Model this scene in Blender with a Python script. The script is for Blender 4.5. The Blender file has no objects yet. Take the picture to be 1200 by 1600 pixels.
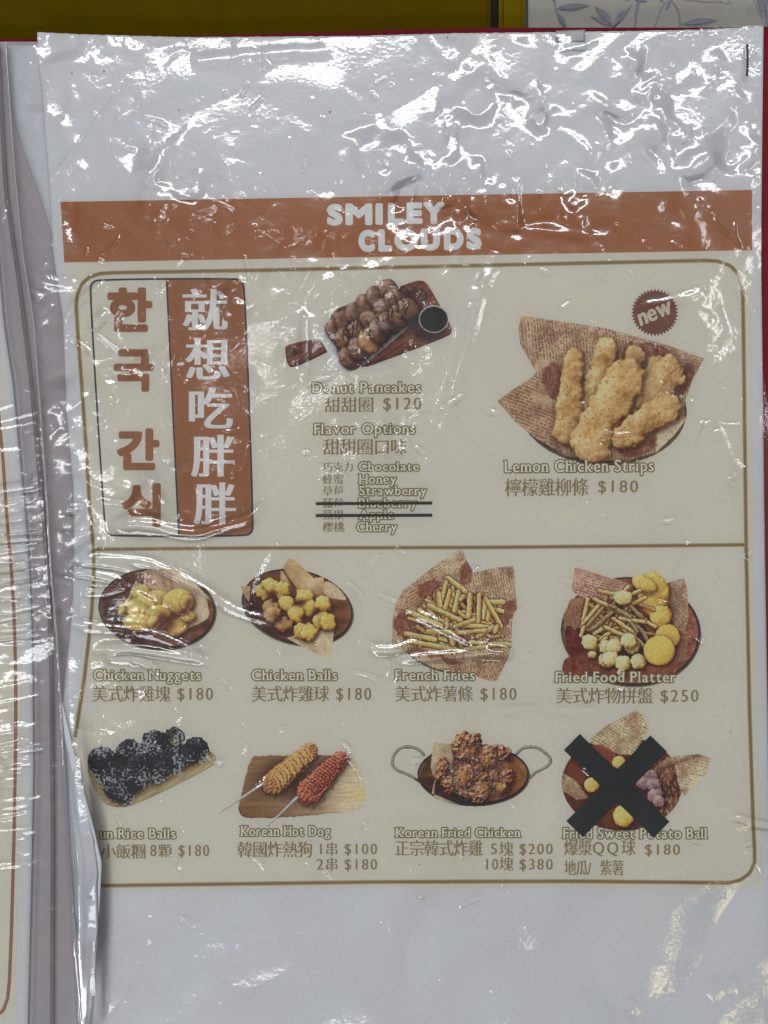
import bpy, math, random
import numpy as np

# ------------------------------------------------------------------ camera, world, lamps, exposure
C = bpy.context.scene
COL = C.collection
U = 0.0002            # metres per photo pixel on the page
H = 0.42              # camera height over the page
cam_d = bpy.data.cameras.new('camera')
cam = bpy.data.objects.new('camera', cam_d)
COL.objects.link(cam)
cam.location = (0, 0, H)
cam.rotation_euler = (0, 0, 0)
cam_d.sensor_fit = 'VERTICAL'
cam_d.sensor_height = 24
cam_d.lens = 24 * H / (1600 * U)
cam_d.clip_start = 0.01
cam_d.clip_end = 50
C.camera = cam

w = bpy.data.worlds.new('World')
C.world = w
w.use_nodes = True
bg = w.node_tree.nodes['Background']
bg.inputs[0].default_value = (0.96, 0.985, 1.04, 1)
bg.inputs[1].default_value = 0.14

LAMPS = []
def place_lamp(px, py, length, width, power, col, rz=0.0, z=1.5):
    """A ceiling lamp, or an added fill, whose mirror image in the flat film would lie at photo pixel (px, py)."""
    k = (H + z) / H
    ld = bpy.data.lights.new('ceiling_or_fill_lamp', 'AREA')
    ld.shape = 'RECTANGLE'; ld.size = length; ld.size_y = width
    ld.energy = power; ld.color = col
    o = bpy.data.objects.new('ceiling_or_fill_lamp', ld)
    COL.objects.link(o)
    o.location = ((px - 600) * U * k, (800 - py) * U * k, z)
    o.rotation_euler = (0, 0, rz)
    LAMPS.append((np.array(o.location), length, rz))
    return o

COOL = (0.97, 0.985, 1.0)
place_lamp(690, -48, 0.98, 0.115, 9.6, COOL, 0.05)
place_lamp(-90, 885, 0.44, 0.10, 2.2, COOL, 0.14)
place_lamp(1330, 420, 0.36, 0.08, 1.2, COOL, 1.4)
place_lamp(425, 545, 0.09, 0.03, 0.20, COOL, 0.3)
place_lamp(240, 1850, 0.85, 0.22, 6.0, (0.93, 0.97, 1.0), 0.05)  # added soft source, unseen: veils and gleams the lower left film
place_lamp(-1750, 2250, 0.30, 0.30, 7.0, (0.86, 0.94, 1.0), 0.6, 0.55)  # added low side fill, not on the ceiling: brightens the sheet's lower left
place_lamp(1230, 1690, 0.16, 0.05, 0.38, (1.0, 0.85, 0.42), 0.3)

C.view_settings.view_transform = 'Standard'
C.view_settings.look = 'None'
C.view_settings.exposure = -0.07
C.view_settings.gamma = 1.0
C.view_settings.use_curve_mapping = False
C.cycles.transparent_max_bounces = 16
C.cycles.max_bounces = 6

# ------------------------------------------------------------------ helpers
rng = np.random.RandomState(7)
random.seed(7)
_perm = np.random.RandomState(3).permutation(4096)
_ang = np.random.RandomState(4).rand(4096) * 2 * np.pi
_gx, _gy = np.cos(_ang), np.sin(_ang)

def pnoise(x, y, seed=0):
    x = np.asarray(x, float) + seed * 17.31; y = np.asarray(y, float) + seed * 9.77
    xi = np.floor(x).astype(int); yi = np.floor(y).astype(int)
    fx = x - xi; fy = y - yi
    u = fx * fx * fx * (fx * (fx * 6 - 15) + 10); v = fy * fy * fy * (fy * (fy * 6 - 15) + 10)
    def g(a, b, dx, dy):
        h = _perm[(_perm[a & 4095] + b) & 4095]
        return _gx[h] * dx + _gy[h] * dy
    n00 = g(xi, yi, fx, fy); n10 = g(xi + 1, yi, fx - 1, fy)
    n01 = g(xi, yi + 1, fx, fy - 1); n11 = g(xi + 1, yi + 1, fx - 1, fy - 1)
    return (n00 * (1 - u) + n10 * u) * (1 - v) + (n01 * (1 - u) + n11 * u) * v

def fbm(x, y, seed=0, octv=3):
    s = 0; a = 1.0
    for k in range(octv):
        s = s + a * pnoise(x * 2 ** k, y * 2 ** k, seed + k * 5); a *= .5
    return s

def lin(c):
    c = np.asarray(c, float) / 255.0
    return np.where(c <= .04045, c / 12.92, ((c + .055) / 1.055) ** 2.4)

VEIL = 0.022
KALB = 2.05
def alb(c):
    """the print's own reflectance behind a colour seen in the photograph"""
    return np.clip((lin(c) - VEIL) * KALB, 0.008, 0.86)

def curve(pts, axis=1):
    """interpolate photo-pixel control points: x as a function of y (axis=1) or y of x (axis=0)"""
    p = np.array(sorted(pts, key=lambda q: q[axis]), float)
    return lambda t: np.interp(t, p[:, axis], p[:, 1 - axis])

def smooth_curve(pts, axis=1, r=14):
    f = curve(pts, axis)
    ks = np.linspace(-r, r, 9)
    return lambda t: sum(f(np.asarray(t, float) + k) for k in ks) / 9.0

# page relief, metres (px, py are photo pixels)
def page_z(px, py):
    px = np.asarray(px, float); py = np.asarray(py, float)
    z = 0.0022 + 0.00035 * pnoise(px / 260., py / 260., 1)
    low = 1 / (1 + np.exp(-(py - 1330) / 60.))
    top = 1 / (1 + np.exp((py - 260) / 60.))
    q = px * .8 + py * .6; r_ = px * .6 - py * .8
    fold = np.abs(pnoise(q / 170., r_ / 330., 2)) 
    z = z + (0.0004 + 0.0022 * low + 0.0004 * top) * (fold - .2) + 0.0016 * low * pnoise(px / 210., py / 300., 6)
    z = z + 0.0002 * pnoise(px / 60., py / 60., 3)
    # the sheet lifts towards its bent left margin
    lift = np.exp(-np.clip(px - 110, 0, 999) / 35.) * np.clip((py - 900) / 300., 0, 1)
    z = z + 0.0014 * lift
    # long diagonal crease in the upper left corner
    d = ((px - 80) * 155 + (py - 285) * 120) / 196.
    t = ((px - 80) * 120 - (py - 285) * 155) / 196.
    z = z + 0.00016 * np.exp(-np.abs(d) / 2.5) * ((t > -5) & (t < 205))
    return z

def P(px, py, z):
    """photo pixel at height z -> world point (seen there by the camera)"""
    k = (H - (z - 0.0022)) / H
    return np.stack([(np.asarray(px, float) - 600) * U * k, (800 - np.asarray(py, float)) * U * k, np.asarray(z, float) + 0 * px], -1)

def link(name, me, parent=None, mats=()):
    o = bpy.data.objects.new(name, me)
    COL.objects.link(o)
    for m in mats: me.materials.append(m)
    if parent is not None: o.parent = parent
    return o

def mesh_np(name, co, quads, smooth=True):
    me = bpy.data.meshes.new(name)
    co = np.ascontiguousarray(co, np.float32).reshape(-1, 3)
    quads = np.ascontiguousarray(quads, np.int32).reshape(-1, 4)
    me.vertices.add(len(co)); me.vertices.foreach_set('co', co.ravel())
    me.loops.add(quads.size); me.loops.foreach_set('vertex_index', quads.ravel())
    me.polygons.add(len(quads)); me.polygons.foreach_set('loop_start', np.arange(0, quads.size, 4, dtype=np.int32))
    me.update(calc_edges=True)
    if smooth: me.polygons.foreach_set('use_smooth', np.ones(len(quads), bool))
    me.update()
    return me

def grid_quads(nv, nu, keep=None):
    i = np.arange((nv - 1) * (nu - 1)); r = i // (nu - 1); c = i % (nu - 1)
    a = r * nu + c
    q = np.stack([a, a + nu, a + nu + 1, a + 1], -1)     # y grows downwards in the photo: this order faces up
    return q if keep is None else q[keep.ravel()]

def set_colors(me, cols):
    at = me.attributes.new('Col', 'FLOAT_COLOR', 'POINT')
    c = np.ones((len(cols), 4), np.float32); c[:, :3] = cols
    at.data.foreach_set('color', c.ravel())

def set_props(o, label=None, cat=None, group=None, kind=None):
    for k, v in (('label', label), ('category', cat), ('group', group), ('kind', kind)):
        if v: o[k] = v
    return o

def empty(name, px, py, z, label, cat, group=None):
    o = bpy.data.objects.new(name, None)
    COL.objects.link(o)
    o.empty_display_size = .02
    set_props(o, label, cat, group)
    return o

# ------------------------------------------------------------------ materials
def new_mat(name):
    m = bpy.data.materials.new(name); m.use_nodes = True
    nt = m.node_tree
    return m, nt, nt.nodes['Principled BSDF']

def paper_mat(name, rgb, var=.05, scale=900., rough=.75, spec=.25, fibre=True):
    m, nt, b = new_mat(name)
    tc = nt.nodes.new('ShaderNodeTexCoord')
    n1 = nt.nodes.new('ShaderNodeTexNoise'); n1.inputs['Scale'].default_value = scale; n1.inputs['Detail'].default_value = 3
    n2 = nt.nodes.new('ShaderNodeTexNoise'); n2.inputs['Scale'].default_value = 28; n2.inputs['Detail'].default_value = 4
    nt.links.new(tc.outputs['Object'], n1.inputs['Vector']); nt.links.new(tc.outputs['Object'], n2.inputs['Vector'])
    ad = nt.nodes.new('ShaderNodeMath'); ad.operation = 'ADD'
    nt.links.new(n1.outputs['Fac'], ad.inputs[0]); nt.links.new(n2.outputs['Fac'], ad.inputs[1])
    mr = nt.nodes.new('ShaderNodeMapRange')
    mr.inputs['From Min'].default_value = .6; mr.inputs['From Max'].default_value = 1.4
    mr.inputs['To Min'].default_value = 1 - var; mr.inputs['To Max'].default_value = 1 + var
    nt.links.new(ad.outputs[0], mr.inputs['Value'])
    mx = nt.nodes.new('ShaderNodeVectorMath'); mx.operation = 'SCALE'
    nt.links.new(mr.outputs[0], mx.inputs['Scale'])
    if rgb is None:
        at = nt.nodes.new('ShaderNodeAttribute'); at.attribute_name = 'Col'
        nt.links.new(at.outputs['Color'], mx.inputs[0])
    else:
        mx.inputs[0].default_value = tuple(float(v) for v in rgb)
    n3 = nt.nodes.new('ShaderNodeTexNoise'); n3.inputs['Scale'].default_value = 55; n3.inputs['Detail'].default_value = 2
    nt.links.new(tc.outputs['Object'], n3.inputs['Vector'])
    r3 = nt.nodes.new('ShaderNodeMapRange'); r3.inputs['From Min'].default_value = .35; r3.inputs['From Max'].default_value = .65
    nt.links.new(n3.outputs['Fac'], r3.inputs['Value'])
    hue = nt.nodes.new('ShaderNodeMix'); hue.data_type = 'RGBA'
    hue.inputs[6].default_value = (1.012, 1.0, .984, 1); hue.inputs[7].default_value = (.988, 1.0, 1.014, 1)
    nt.links.new(r3.outputs[0], hue.inputs[0])
    ml = nt.nodes.new('ShaderNodeVectorMath'); ml.operation = 'MULTIPLY'
    nt.links.new(mx.outputs[0], ml.inputs[0]); nt.links.new(hue.outputs[2], ml.inputs[1])
    nt.links.new(ml.outputs[0], b.inputs['Base Color'])
    b.inputs['Roughness'].default_value = rough
    b.inputs['Specular IOR Level'].default_value = spec
    return m

def film_mat(name, strength=1.0, rough=.045, haze=.02, tint=(1, 1, 1)):
    m = bpy.data.materials.new(name); m.use_nodes = True
    nt = m.node_tree; nt.nodes.clear()
    out = nt.nodes.new('ShaderNodeOutputMaterial')
    tr = nt.nodes.new('ShaderNodeBsdfTransparent'); tr.inputs[0].default_value = (*[.985 * t for t in tint], 1)
    gl = nt.nodes.new('ShaderNodeBsdfGlossy'); gl.inputs['Roughness'].default_value = rough
    df = nt.nodes.new('ShaderNodeBsdfDiffuse'); df.inputs[0].default_value = (.82, .82, .85, 1)
    fr = nt.nodes.new('ShaderNodeFresnel'); fr.inputs['IOR'].default_value = 1.5
    mu = nt.nodes.new('ShaderNodeMath'); mu.operation = 'MULTIPLY'; mu.inputs[1].default_value = 1.9 * strength; mu.use_clamp = True
    nt.links.new(fr.outputs[0], mu.inputs[0])
    tc = nt.nodes.new('ShaderNodeTexCoord')
    ns = nt.nodes.new('ShaderNodeTexNoise'); ns.inputs['Scale'].default_value = 700; ns.inputs['Detail'].default_value = 2
    nt.links.new(tc.outputs['Object'], ns.inputs['Vector'])
    bp = nt.nodes.new('ShaderNodeBump'); bp.inputs['Strength'].default_value = .05; bp.inputs['Distance'].default_value = .001
    nt.links.new(ns.outputs['Fac'], bp.inputs['Height']); nt.links.new(bp.outputs[0], gl.inputs['Normal'])
    m1 = nt.nodes.new('ShaderNodeMixShader'); m1.inputs[0].default_value = haze
    nt.links.new(tr.outputs[0], m1.inputs[1]); nt.links.new(df.outputs[0], m1.inputs[2])
    m2 = nt.nodes.new('ShaderNodeMixShader')
    nt.links.new(mu.outputs[0], m2.inputs[0]); nt.links.new(m1.outputs[0], m2.inputs[1]); nt.links.new(gl.outputs[0], m2.inputs[2])
    g2 = nt.nodes.new('ShaderNodeBsdfGlossy'); g2.inputs['Roughness'].default_value = .30
    nt.links.new(bp.outputs[0], g2.inputs['Normal'])
    mg = nt.nodes.new('ShaderNodeMixShader'); mg.inputs[0].default_value = .31
    nt.links.new(gl.outputs[0], mg.inputs[1]); nt.links.new(g2.outputs[0], mg.inputs[2])
    nt.links.new(mg.outputs[0], m2.inputs[2])
    nt.links.new(m2.outputs[0], out.inputs['Surface'])
    return m

M = {}
M['paper'] = paper_mat('white_paper', (.745, .750, .770), .05, 900)
M['paper_back'] = paper_mat('white_paper_back', (.70, .71, .75), .04, 700)
M['beige'] = paper_mat('beige_print', alb((169, 166, 156)), .045, 1100)
M['orange'] = paper_mat('orange_print', alb((132, 89, 62)), .06, 1300)
M['print'] = paper_mat('colour_print', None, .05, 1500)
M['gold'] = paper_mat('brown_line_print', alb((112, 95, 68)), .05)
M['gold2'] = paper_mat('tan_line_print', alb((138, 127, 102)), .05)
M['rust'] = paper_mat('rust_line_print', alb((120, 88, 72)), .05)
M['navy'] = paper_mat('dark_line_print', alb((60, 60, 66)), .1)
M['black'] = paper_mat('black_print', (.012, .013, .014), .15, 500, .55, .3)
M['red'] = paper_mat('red_cover', (.215, .020, .030), .10, 300, .6, .05)
M['mauve'] = paper_mat('mauve_spine', (.46, .42, .445), .08, 260, .6)
M['yellow'] = paper_mat('mustard_board', (.105, .066, .001), .12, 140, .9, .02)
M['yellow2'] = paper_mat('mustard_edge', (.165, .112, .002), .10, 140, .9, .02)
M['groove'] = paper_mat('brown_groove', (.012, .007, .002), .1)
M['floral'] = paper_mat('grey_white_wrap', (.43, .41, .37), .08, 300, .9, .05)
M['ink'] = paper_mat('blue_ink', (.27, .27, .32), .25, 300, .9, .05)
M['table'] = paper_mat('dark_table', (.03, .025, .022), .2, 30, .4)
M['tape'] = paper_mat('grey_tape', (.40, .385, .39), .1, 300, .35, .5)
M['film'] = film_mat('clear_film', 1.12, .085, .008)
M['film_edge'] = film_mat('clear_seam', .9, .14, .30, (.92, .90, .92))
M['seam_dark'] = paper_mat('dark_mauve_seam', (.24, .20, .212), .2, 300, .5, .2)
m_, nt_, b_ = new_mat('staple_wire')
b_.inputs['Base Color'].default_value = (.045, .045, .05, 1); b_.inputs['Metallic'].default_value = .7; b_.inputs['Roughness'].default_value = .4
M['staple'] = m_

# ------------------------------------------------------------------ generic builders on the page
def patch(name, f, nu, nv, layer, mats, parent, zf=page_z):
    """f(u, v) -> photo pixels; lies on the page relief raised by layer metres"""
    uu, vv = np.meshgrid(np.linspace(0, 1, nu), np.linspace(0, 1, nv))
    px, py = f(uu, vv)
    co = P(px, py, zf(px, py) + layer)
    return link(name, mesh_np(name, co, grid_quads(nv, nu)), parent, mats)

def resample(pts, step=4., closed=False):
    p = np.array(pts, float)
    if closed: p = np.vstack([p, p[:1]])
    d = np.r_[0, np.cumsum(np.hypot(*np.diff(p, axis=0).T))]
    n = max(2, int(d[-1] / step) + 1)
    t = np.linspace(0, d[-1], n)
    return np.stack([np.interp(t, d, p[:, 0]), np.interp(t, d, p[:, 1])], -1)

def chaikin(pts, n=2, closed=False):
    p = np.array(pts, float)
    for _ in range(n):
        q = []
        m = len(p)
        rng_ = range(m) if closed else range(m - 1)
        if not closed: q.append(p[0])
        for i in rng_:
            a, b = p[i], p[(i + 1) % m]
            q += [a * .75 + b * .25, a * .25 + b * .75]
        if not closed: q.append(p[-1])
        p = np.array(q)
    return p

def ribbon_geo(pts, width, layer, closed=False, across=2):
    p = resample(pts, 4., closed)
    t = np.gradient(p, axis=0)
    if closed:
        t[0] = t[-1] = p[1] - p[-2]
    t /= np.maximum(np.hypot(t[:, 0], t[:, 1]), 1e-6)[:, None]
    nrm = np.stack([-t[:, 1], t[:, 0]], -1)
    offs = np.linspace(-.5, .5, across) * width
    g = p[:, None, :] + nrm[:, None, :] * offs[None, :, None]
    co = P(g[..., 0], g[..., 1], page_z(g[..., 0], g[..., 1]) + layer)
    q = grid_quads(len(p), across)[:, ::-1]
    return co.reshape(-1, 3), q

def fix_up(me):
    """all faces of flat print look up"""
    n = np.zeros(len(me.polygons) * 3); me.polygons.foreach_get('normal', n)
    bad = np.where(n.reshape(-1, 3)[:, 2] < 0)[0]
    for i in bad: me.polygons[int(i)].flip()
    me.update()

def ribbons(name, specs, mats, parent):
    """specs: (pts, width, layer, closed, material index)"""
    cs, qs, mi, off = [], [], [], 0
    for pts, wd, ly, cl, k in specs:
        co, q = ribbon_geo(pts, wd, ly, cl, 2 if wd < 9 else 8)
        cs.append(co); qs.append(q + off); off += len(co); mi += [k] * len(q)
    me = mesh_np(name, np.vstack(cs), np.vstack(qs))
    me.polygons.foreach_set('material_index', np.array(mi, np.int32))
    fix_up(me)
    return link(name, me, parent, mats)

# ------------------------------------------------------------------ raster canvas: printed pictures and lettering
class Canvas:
    def __init__(s, x0, y0, x1, y1, ss=1.0):
        s.x0, s.y0, s.ss = x0, y0, ss
        s.w = int(round((x1 - x0) * ss)); s.h = int(round((y1 - y0) * ss))
        s.rgb = np.zeros((s.h, s.w, 3)); s.a = np.zeros((s.h, s.w), bool)
        s.X, s.Y = np.meshgrid(x0 + (np.arange(s.w) + .5) / ss, y0 + (np.arange(s.h) + .5) / ss)
    def paint(s, mask, col, cover=True):
        col = np.asarray(col, float)
        if not cover: mask = mask & s.a
        s.rgb[mask] = col if col.ndim == 1 else col[mask]
        s.a |= mask
    def blend(s, wgt, col):
        wgt = np.clip(wgt, 0, 1)[..., None] * s.a[..., None]
        s.rgb = s.rgb * (1 - wgt) + np.asarray(col, float) * wgt
    def poly(s, pts, jag=0., seed=0):
        X, Y = s.X, s.Y
        if jag:
            X = X + jag * fbm(X / 9., Y / 9., seed); Y = Y + jag * fbm(X / 9., Y / 9., seed + 9)
        m = np.zeros(X.shape, bool)
        p = np.array(pts, float)
        for i in range(len(p)):
            x1, y1 = p[i]; x2, y2 = p[(i + 1) % len(p)]
            if y1 == y2: continue
            m ^= ((y1 > Y) != (y2 > Y)) & (X < (x2 - x1) * (Y - y1) / (y2 - y1) + x1)
        return m
    def ell(s, cx, cy, rx, ry, rot=0.):
        c, sn = math.cos(rot), math.sin(rot)
        dx, dy = s.X - cx, s.Y - cy
        return np.hypot((dx * c + dy * sn) / rx, (-dx * sn + dy * c) / ry)
    def dist(s, pts):
        d = np.full(s.X.shape, 1e9)
        p = np.array(pts, float)
        for (ax, ay), (bx, by) in zip(p[:-1], p[1:]):
            vx, vy = bx - ax, by - ay
            t = np.clip(((s.X - ax) * vx + (s.Y - ay) * vy) / (vx * vx + vy * vy + 1e-9), 0, 1)
            d = np.minimum(d, np.hypot(s.X - ax - t * vx, s.Y - ay - t * vy))
        return d
    def line(s, pts, wd, col):
        s.paint(s.dist(pts) < wd / 2, col)
    def lump(s, r, cols, rough=.35, grain=5., seed=0, L=(-.45, -.6, .66), amp=9., edge=.12, shadow=True, bump=.15, mott=.20):
        """r: normalised distance field (<1 inside). Shaded like a photographed morsel, printed."""
        n = fbm(s.X / grain, s.Y / grain, seed, 3)
        rr = r + edge * fbm(s.X / (grain * 1.4), s.Y / (grain * 1.4), seed + 3, 2)
        m = rr < 1
        if shadow:
            sh = np.exp(-np.clip(np.roll(np.roll(rr, 3, 0), 2, 1) - 1, 0, 9) * 5.)
            s.blend(np.where(m, 0, sh * .55), (38, 22, 16))
        hgt = amp * (.8 * np.sqrt(np.clip(1 - rr * rr, 0.04, 1)) + rough * n * bump) * s.ss
        gy, gx = np.gradient(hgt)
        nz = 1 / np.sqrt(1 + gx * gx + gy * gy)
        lam = (-gx * L[0] - gy * L[1] + L[2]) * nz
        t = np.clip(.16 + .80 * lam + .15 * n + mott * fbm(s.X / (grain * 2.3), s.Y / (grain * 2.3), seed + 17, 2) + .08 * fbm(s.X / 2.4, s.Y / 2.4, seed + 7, 2) - .22 * np.clip((rr - .86) * 7, 0, 1), 0, 1)
        cols = np.array(cols, float)
        k = np.linspace(0, 1, len(cols))
        c = np.stack([np.interp(t, k, cols[:, j]) for j in range(3)], -1)
        s.paint(m, c)
        return m
    def capsule(s, ax, ay, ra, bx, by, rb):
        vx, vy = bx - ax, by - ay
        t = np.clip(((s.X - ax) * vx + (s.Y - ay) * vy) / (vx * vx + vy * vy), 0, 1)
        return np.hypot(s.X - ax - t * vx, s.Y - ay - t * vy) / (ra + (rb - ra) * t)
    def wave(s, amt, seed, gr=6.):
        """print grain and JPEG-like mottling of the picture"""
        n = fbm(s.X / gr, s.Y / gr, seed, 3)
        s.rgb = np.clip(s.rgb * (1 + amt * n)[..., None], 4, 235)
    def newsprint(s, mask, ang, base, ink, seed, pitch=4.6, stain=(138, 100, 76)):
        c, sn = math.cos(ang), math.sin(ang)
        q = s.X * c + s.Y * sn; r = -s.X * sn + s.Y * c
        r = r + 2.2 * pnoise(s.X / 26., s.Y / 26., seed)
        col = np.zeros(s.rgb.shape) + np.array(base, float)
        n = fbm(s.X / 24., s.Y / 24., seed + 1, 3)
        k = np.clip(.22 + 1.0 * n, 0, 1)[..., None]
        col = col * (1 - k) + np.array(stain, float) * k
        row = np.floor(r / pitch)
        word = pnoise(q / 3.1 + row * 13.7, row * 7.3 + .5, seed + 2) > -.12
        para = pnoise(q / 46., r / 40., seed + 4) > -.28
        ln = (np.abs(r / pitch - row - .5) < .27) & word & para
        col[ln] = col[ln] * .42 + np.array(ink, float) * .58
        s.paint(mask, col)
    def fold(s, mask, pts, dark=(70, 42, 30), wd=7, amt=.7):
        d = s.dist(pts)
        s.blend(np.exp(-d / wd) * amt * mask, dark)

def mute(c):
    lum = (c * np.array([.3, .59, .11])).sum(-1, keepdims=True)
    return (lum + .86 * (c - lum)) * .95 + 4

def picture(name, cv, layer, parent, label):
    step = 1.0 / cv.ss
    # cell-centred colours; keep cells whose four corners are printed
    px, py = cv.X, cv.Y
    a = cv.a
    keep = a[:-1, :-1] & a[1:, :-1] & a[:-1, 1:] & a[1:, 1:]
    used = np.zeros(a.shape, bool)
    used[:-1, :-1] |= keep; used[1:, :-1] |= keep; used[:-1, 1:] |= keep; used[1:, 1:] |= keep
    idx = -np.ones(a.shape, int); idx[used] = np.arange(used.sum())
    q = grid_quads(cv.h, cv.w, keep)
    q = idx.ravel()[q]
    co = P(px[used], py[used], page_z(px[used], py[used]) + layer)
    me = mesh_np(name, co, q)
    set_colors(me, alb(mute(cv.rgb[used])))
    o = link(name, me, parent, [M['print']])
    if label: o['label'] = label
    return o

def runs_mesh(name, cv, layer, parent, label=None, maxrun=14):
    """lettering: one quad per run of equal colour in a raster row"""
    key = np.where(cv.a, (cv.rgb[..., 0] * 65536 + cv.rgb[..., 1] * 256 + cv.rgb[..., 2]).astype(int), -1)
    ch = np.ones((cv.h, cv.w + 1), bool)
    ch[:, 1:-1] = key[:, 1:] != key[:, :-1]
    ch[:, ::maxrun] = True
    r0, c0 = np.where(ch[:, :-1])
    nxt = np.r_[c0[1:], 0]; same = np.r_[r0[1:] == r0[:-1], False]
    c1 = np.where(same, nxt, cv.w)
    ok = key[r0, c0] >= 0
    r0, c0, c1 = r0[ok], c0[ok], c1[ok]
    x0 = cv.x0 + c0 / cv.ss; x1 = cv.x0 + c1 / cv.ss
    y0 = cv.y0 + r0 / cv.ss; y1 = y0 + 1 / cv.ss
    px = np.stack([x0, x0, x1, x1], -1).ravel(); py = np.stack([y0, y1, y1, y0], -1).ravel()
    if getattr(cv, 'warp', None) is not None: px, py = cv.warp(px, py)
    co = P(px, py, page_z(px, py) + layer)
    q = np.arange(len(co)).reshape(-1, 4)
    me = mesh_np(name, co, q, smooth=True)
    set_colors(me, alb(np.repeat(cv.rgb[r0, c0], 4, axis=0)))
    o = link(name, me, parent, [M['print']])
    if label: o['label'] = label
    return o

# glyph outlines from the built-in font
_gl = {}
def glyph(ch):
    if ch not in _gl:
        cu = bpy.data.curves.new('glyph', 'FONT'); cu.body = ch; cu.size = 1; cu.fill_mode = 'FRONT'; cu.resolution_u = 4
        o = bpy.data.objects.new('glyph', cu); COL.objects.link(o)
        dg = bpy.context.evaluated_depsgraph_get(); dg.update()
        ev = o.evaluated_get(dg); me = ev.to_mesh()
        v = np.array([x.co[:2] for x in me.vertices]).reshape(-1, 2)
        cnt = {}
        for p in me.polygons:
            for e in p.edge_keys: cnt[e] = cnt.get(e, 0) + 1
        ed = np.array([e for e, n in cnt.items() if n == 1], int).reshape(-1, 2)
        ev.to_mesh_clear()
        bpy.data.objects.remove(o); bpy.data.curves.remove(cu)
        _gl[ch] = (v, ed)
    return _gl[ch]

def rast(cv, vx, vy, ed):
    """even-odd fill of edges given in photo pixels"""
    m = np.zeros((cv.h, cv.w), bool)
    if len(ed) == 0: return m
    cx = (vx - cv.x0) * cv.ss - .5; cy = (vy - cv.y0) * cv.ss - .5
    c0, c1 = max(0, int(cx.min()) - 1), min(cv.w, int(cx.max()) + 2)
    r0, r1 = max(0, int(cy.min()) - 1), min(cv.h, int(cy.max()) + 2)
    if c1 <= c0 or r1 <= r0: return m
    rows = np.arange(r0, r1)[:, None] + 1e-4
    y1, y2, x1, x2 = cy[ed[:, 0]][None], cy[ed[:, 1]][None], cx[ed[:, 0]][None], cx[ed[:, 1]][None]
    cross = (y1 > rows) != (y2 > rows)
    dy = np.where(y2 == y1, 1, y2 - y1)
    xs = np.where(cross, (x2 - x1) * (rows - y1) / dy + x1, 1e9)
    cols = np.arange(c0, c1)
    par = (xs[:, None, :] < cols[None, :, None]).sum(-1) % 2 == 1
    m[r0:r1, c0:c1] = par
    return m

def dil(m, rx, ry=None):
    ry = rx if ry is None else ry
    out = m.copy()
    R, S = int(math.ceil(rx)), int(math.ceil(ry))
    for dy in range(-S, S + 1):
        for dx in range(-R, R + 1):
            if (dx / max(rx, .01)) ** 2 + (dy / max(ry, .01)) ** 2 <= 1.05 and (dx or dy):
                out |= np.roll(np.roll(m, dy, 0), dx, 1)
    return out

def ero_y(m, k):
    out = m.copy()
    for d in range(1, k + 1): out &= np.roll(m, d, 0)
    return np.roll(out, -(k // 2), 0)

def dil_box(m, rx, ry):
    out = m.copy()
    for dx in range(-rx, rx + 1): out |= np.roll(m, dx, 1)
    o2 = out.copy()
    for dy in range(-ry, ry + 1): o2 |= np.roll(out, dy, 0)
    return o2

FEET = set('ADFHIKLMNPRTYfhiklmnrx')
CAPT = set('BDEFHIKLNPRSTbdhkl')
XTOP = set('inmrpuvwyx')
def latin(cv, txt, x0, x1, ytop, ybase, bold=.6, slab=True, gap=.13):
    """bold slab lettering: cap height from ytop to ybase, set from x0 to x1"""
    k = (ybase - ytop) / .70
    adv, pos = [], 0.
    for ch in txt:
        if ch == ' ': adv.append((pos, None)); pos += .34; continue
        v, ed = glyph(ch)
        adv.append((pos - v[:, 0].min(), (v, ed)))
        pos += v[:, 0].max() - v[:, 0].min() + gap + (.05 if ch in 'iIl1' else 0)
    tot = pos - gap
    bx = bold
    kx = (x1 - x0 - 2 * bx) / tot
    out = np.zeros((cv.h, cv.w), bool)
    for ch, (p, g) in zip(txt, adv):
        if g is None: continue
        v, ed = g
        m = rast(cv, x0 + bx + (v[:, 0] + p) * kx, ybase - v[:, 1] * k, ed)
        m = dil(m, bold * cv.ss, bold * .45 * cv.ss)
        if slab:
            rb = int((ybase - cv.y0) * cv.ss); t = max(2, int(round(1.5 * cv.ss))); e = int(round(1.35 * cv.ss))
            rx = int((ybase - .52 * k - cv.y0) * cv.ss); rc = int((ytop - cv.y0) * cv.ss)
            lim = int(.30 * k * cv.ss)
            def band(ra, rb_, left, right):
                for r in range(max(0, ra), min(cv.h, rb_)):
                    row = m[r].astype(int); d = np.diff(np.r_[0, row, 0])
                    for a, b in zip(np.where(d == 1)[0], np.where(d == -1)[0]):
                        if b - a < lim: m[r, max(0, a - left):min(cv.w, b + right)] = True
            if ch in FEET: band(rb - t + 1, rb + 2, e, e)
            if ch in CAPT: band(rc - 1, rc + t, e, e if ch in 'HIKN' else 0)
            if ch in XTOP: band(rx - 1, rx + t, e, e if ch in 'uvwyx' else 0)
        out |= m
    return out

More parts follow.
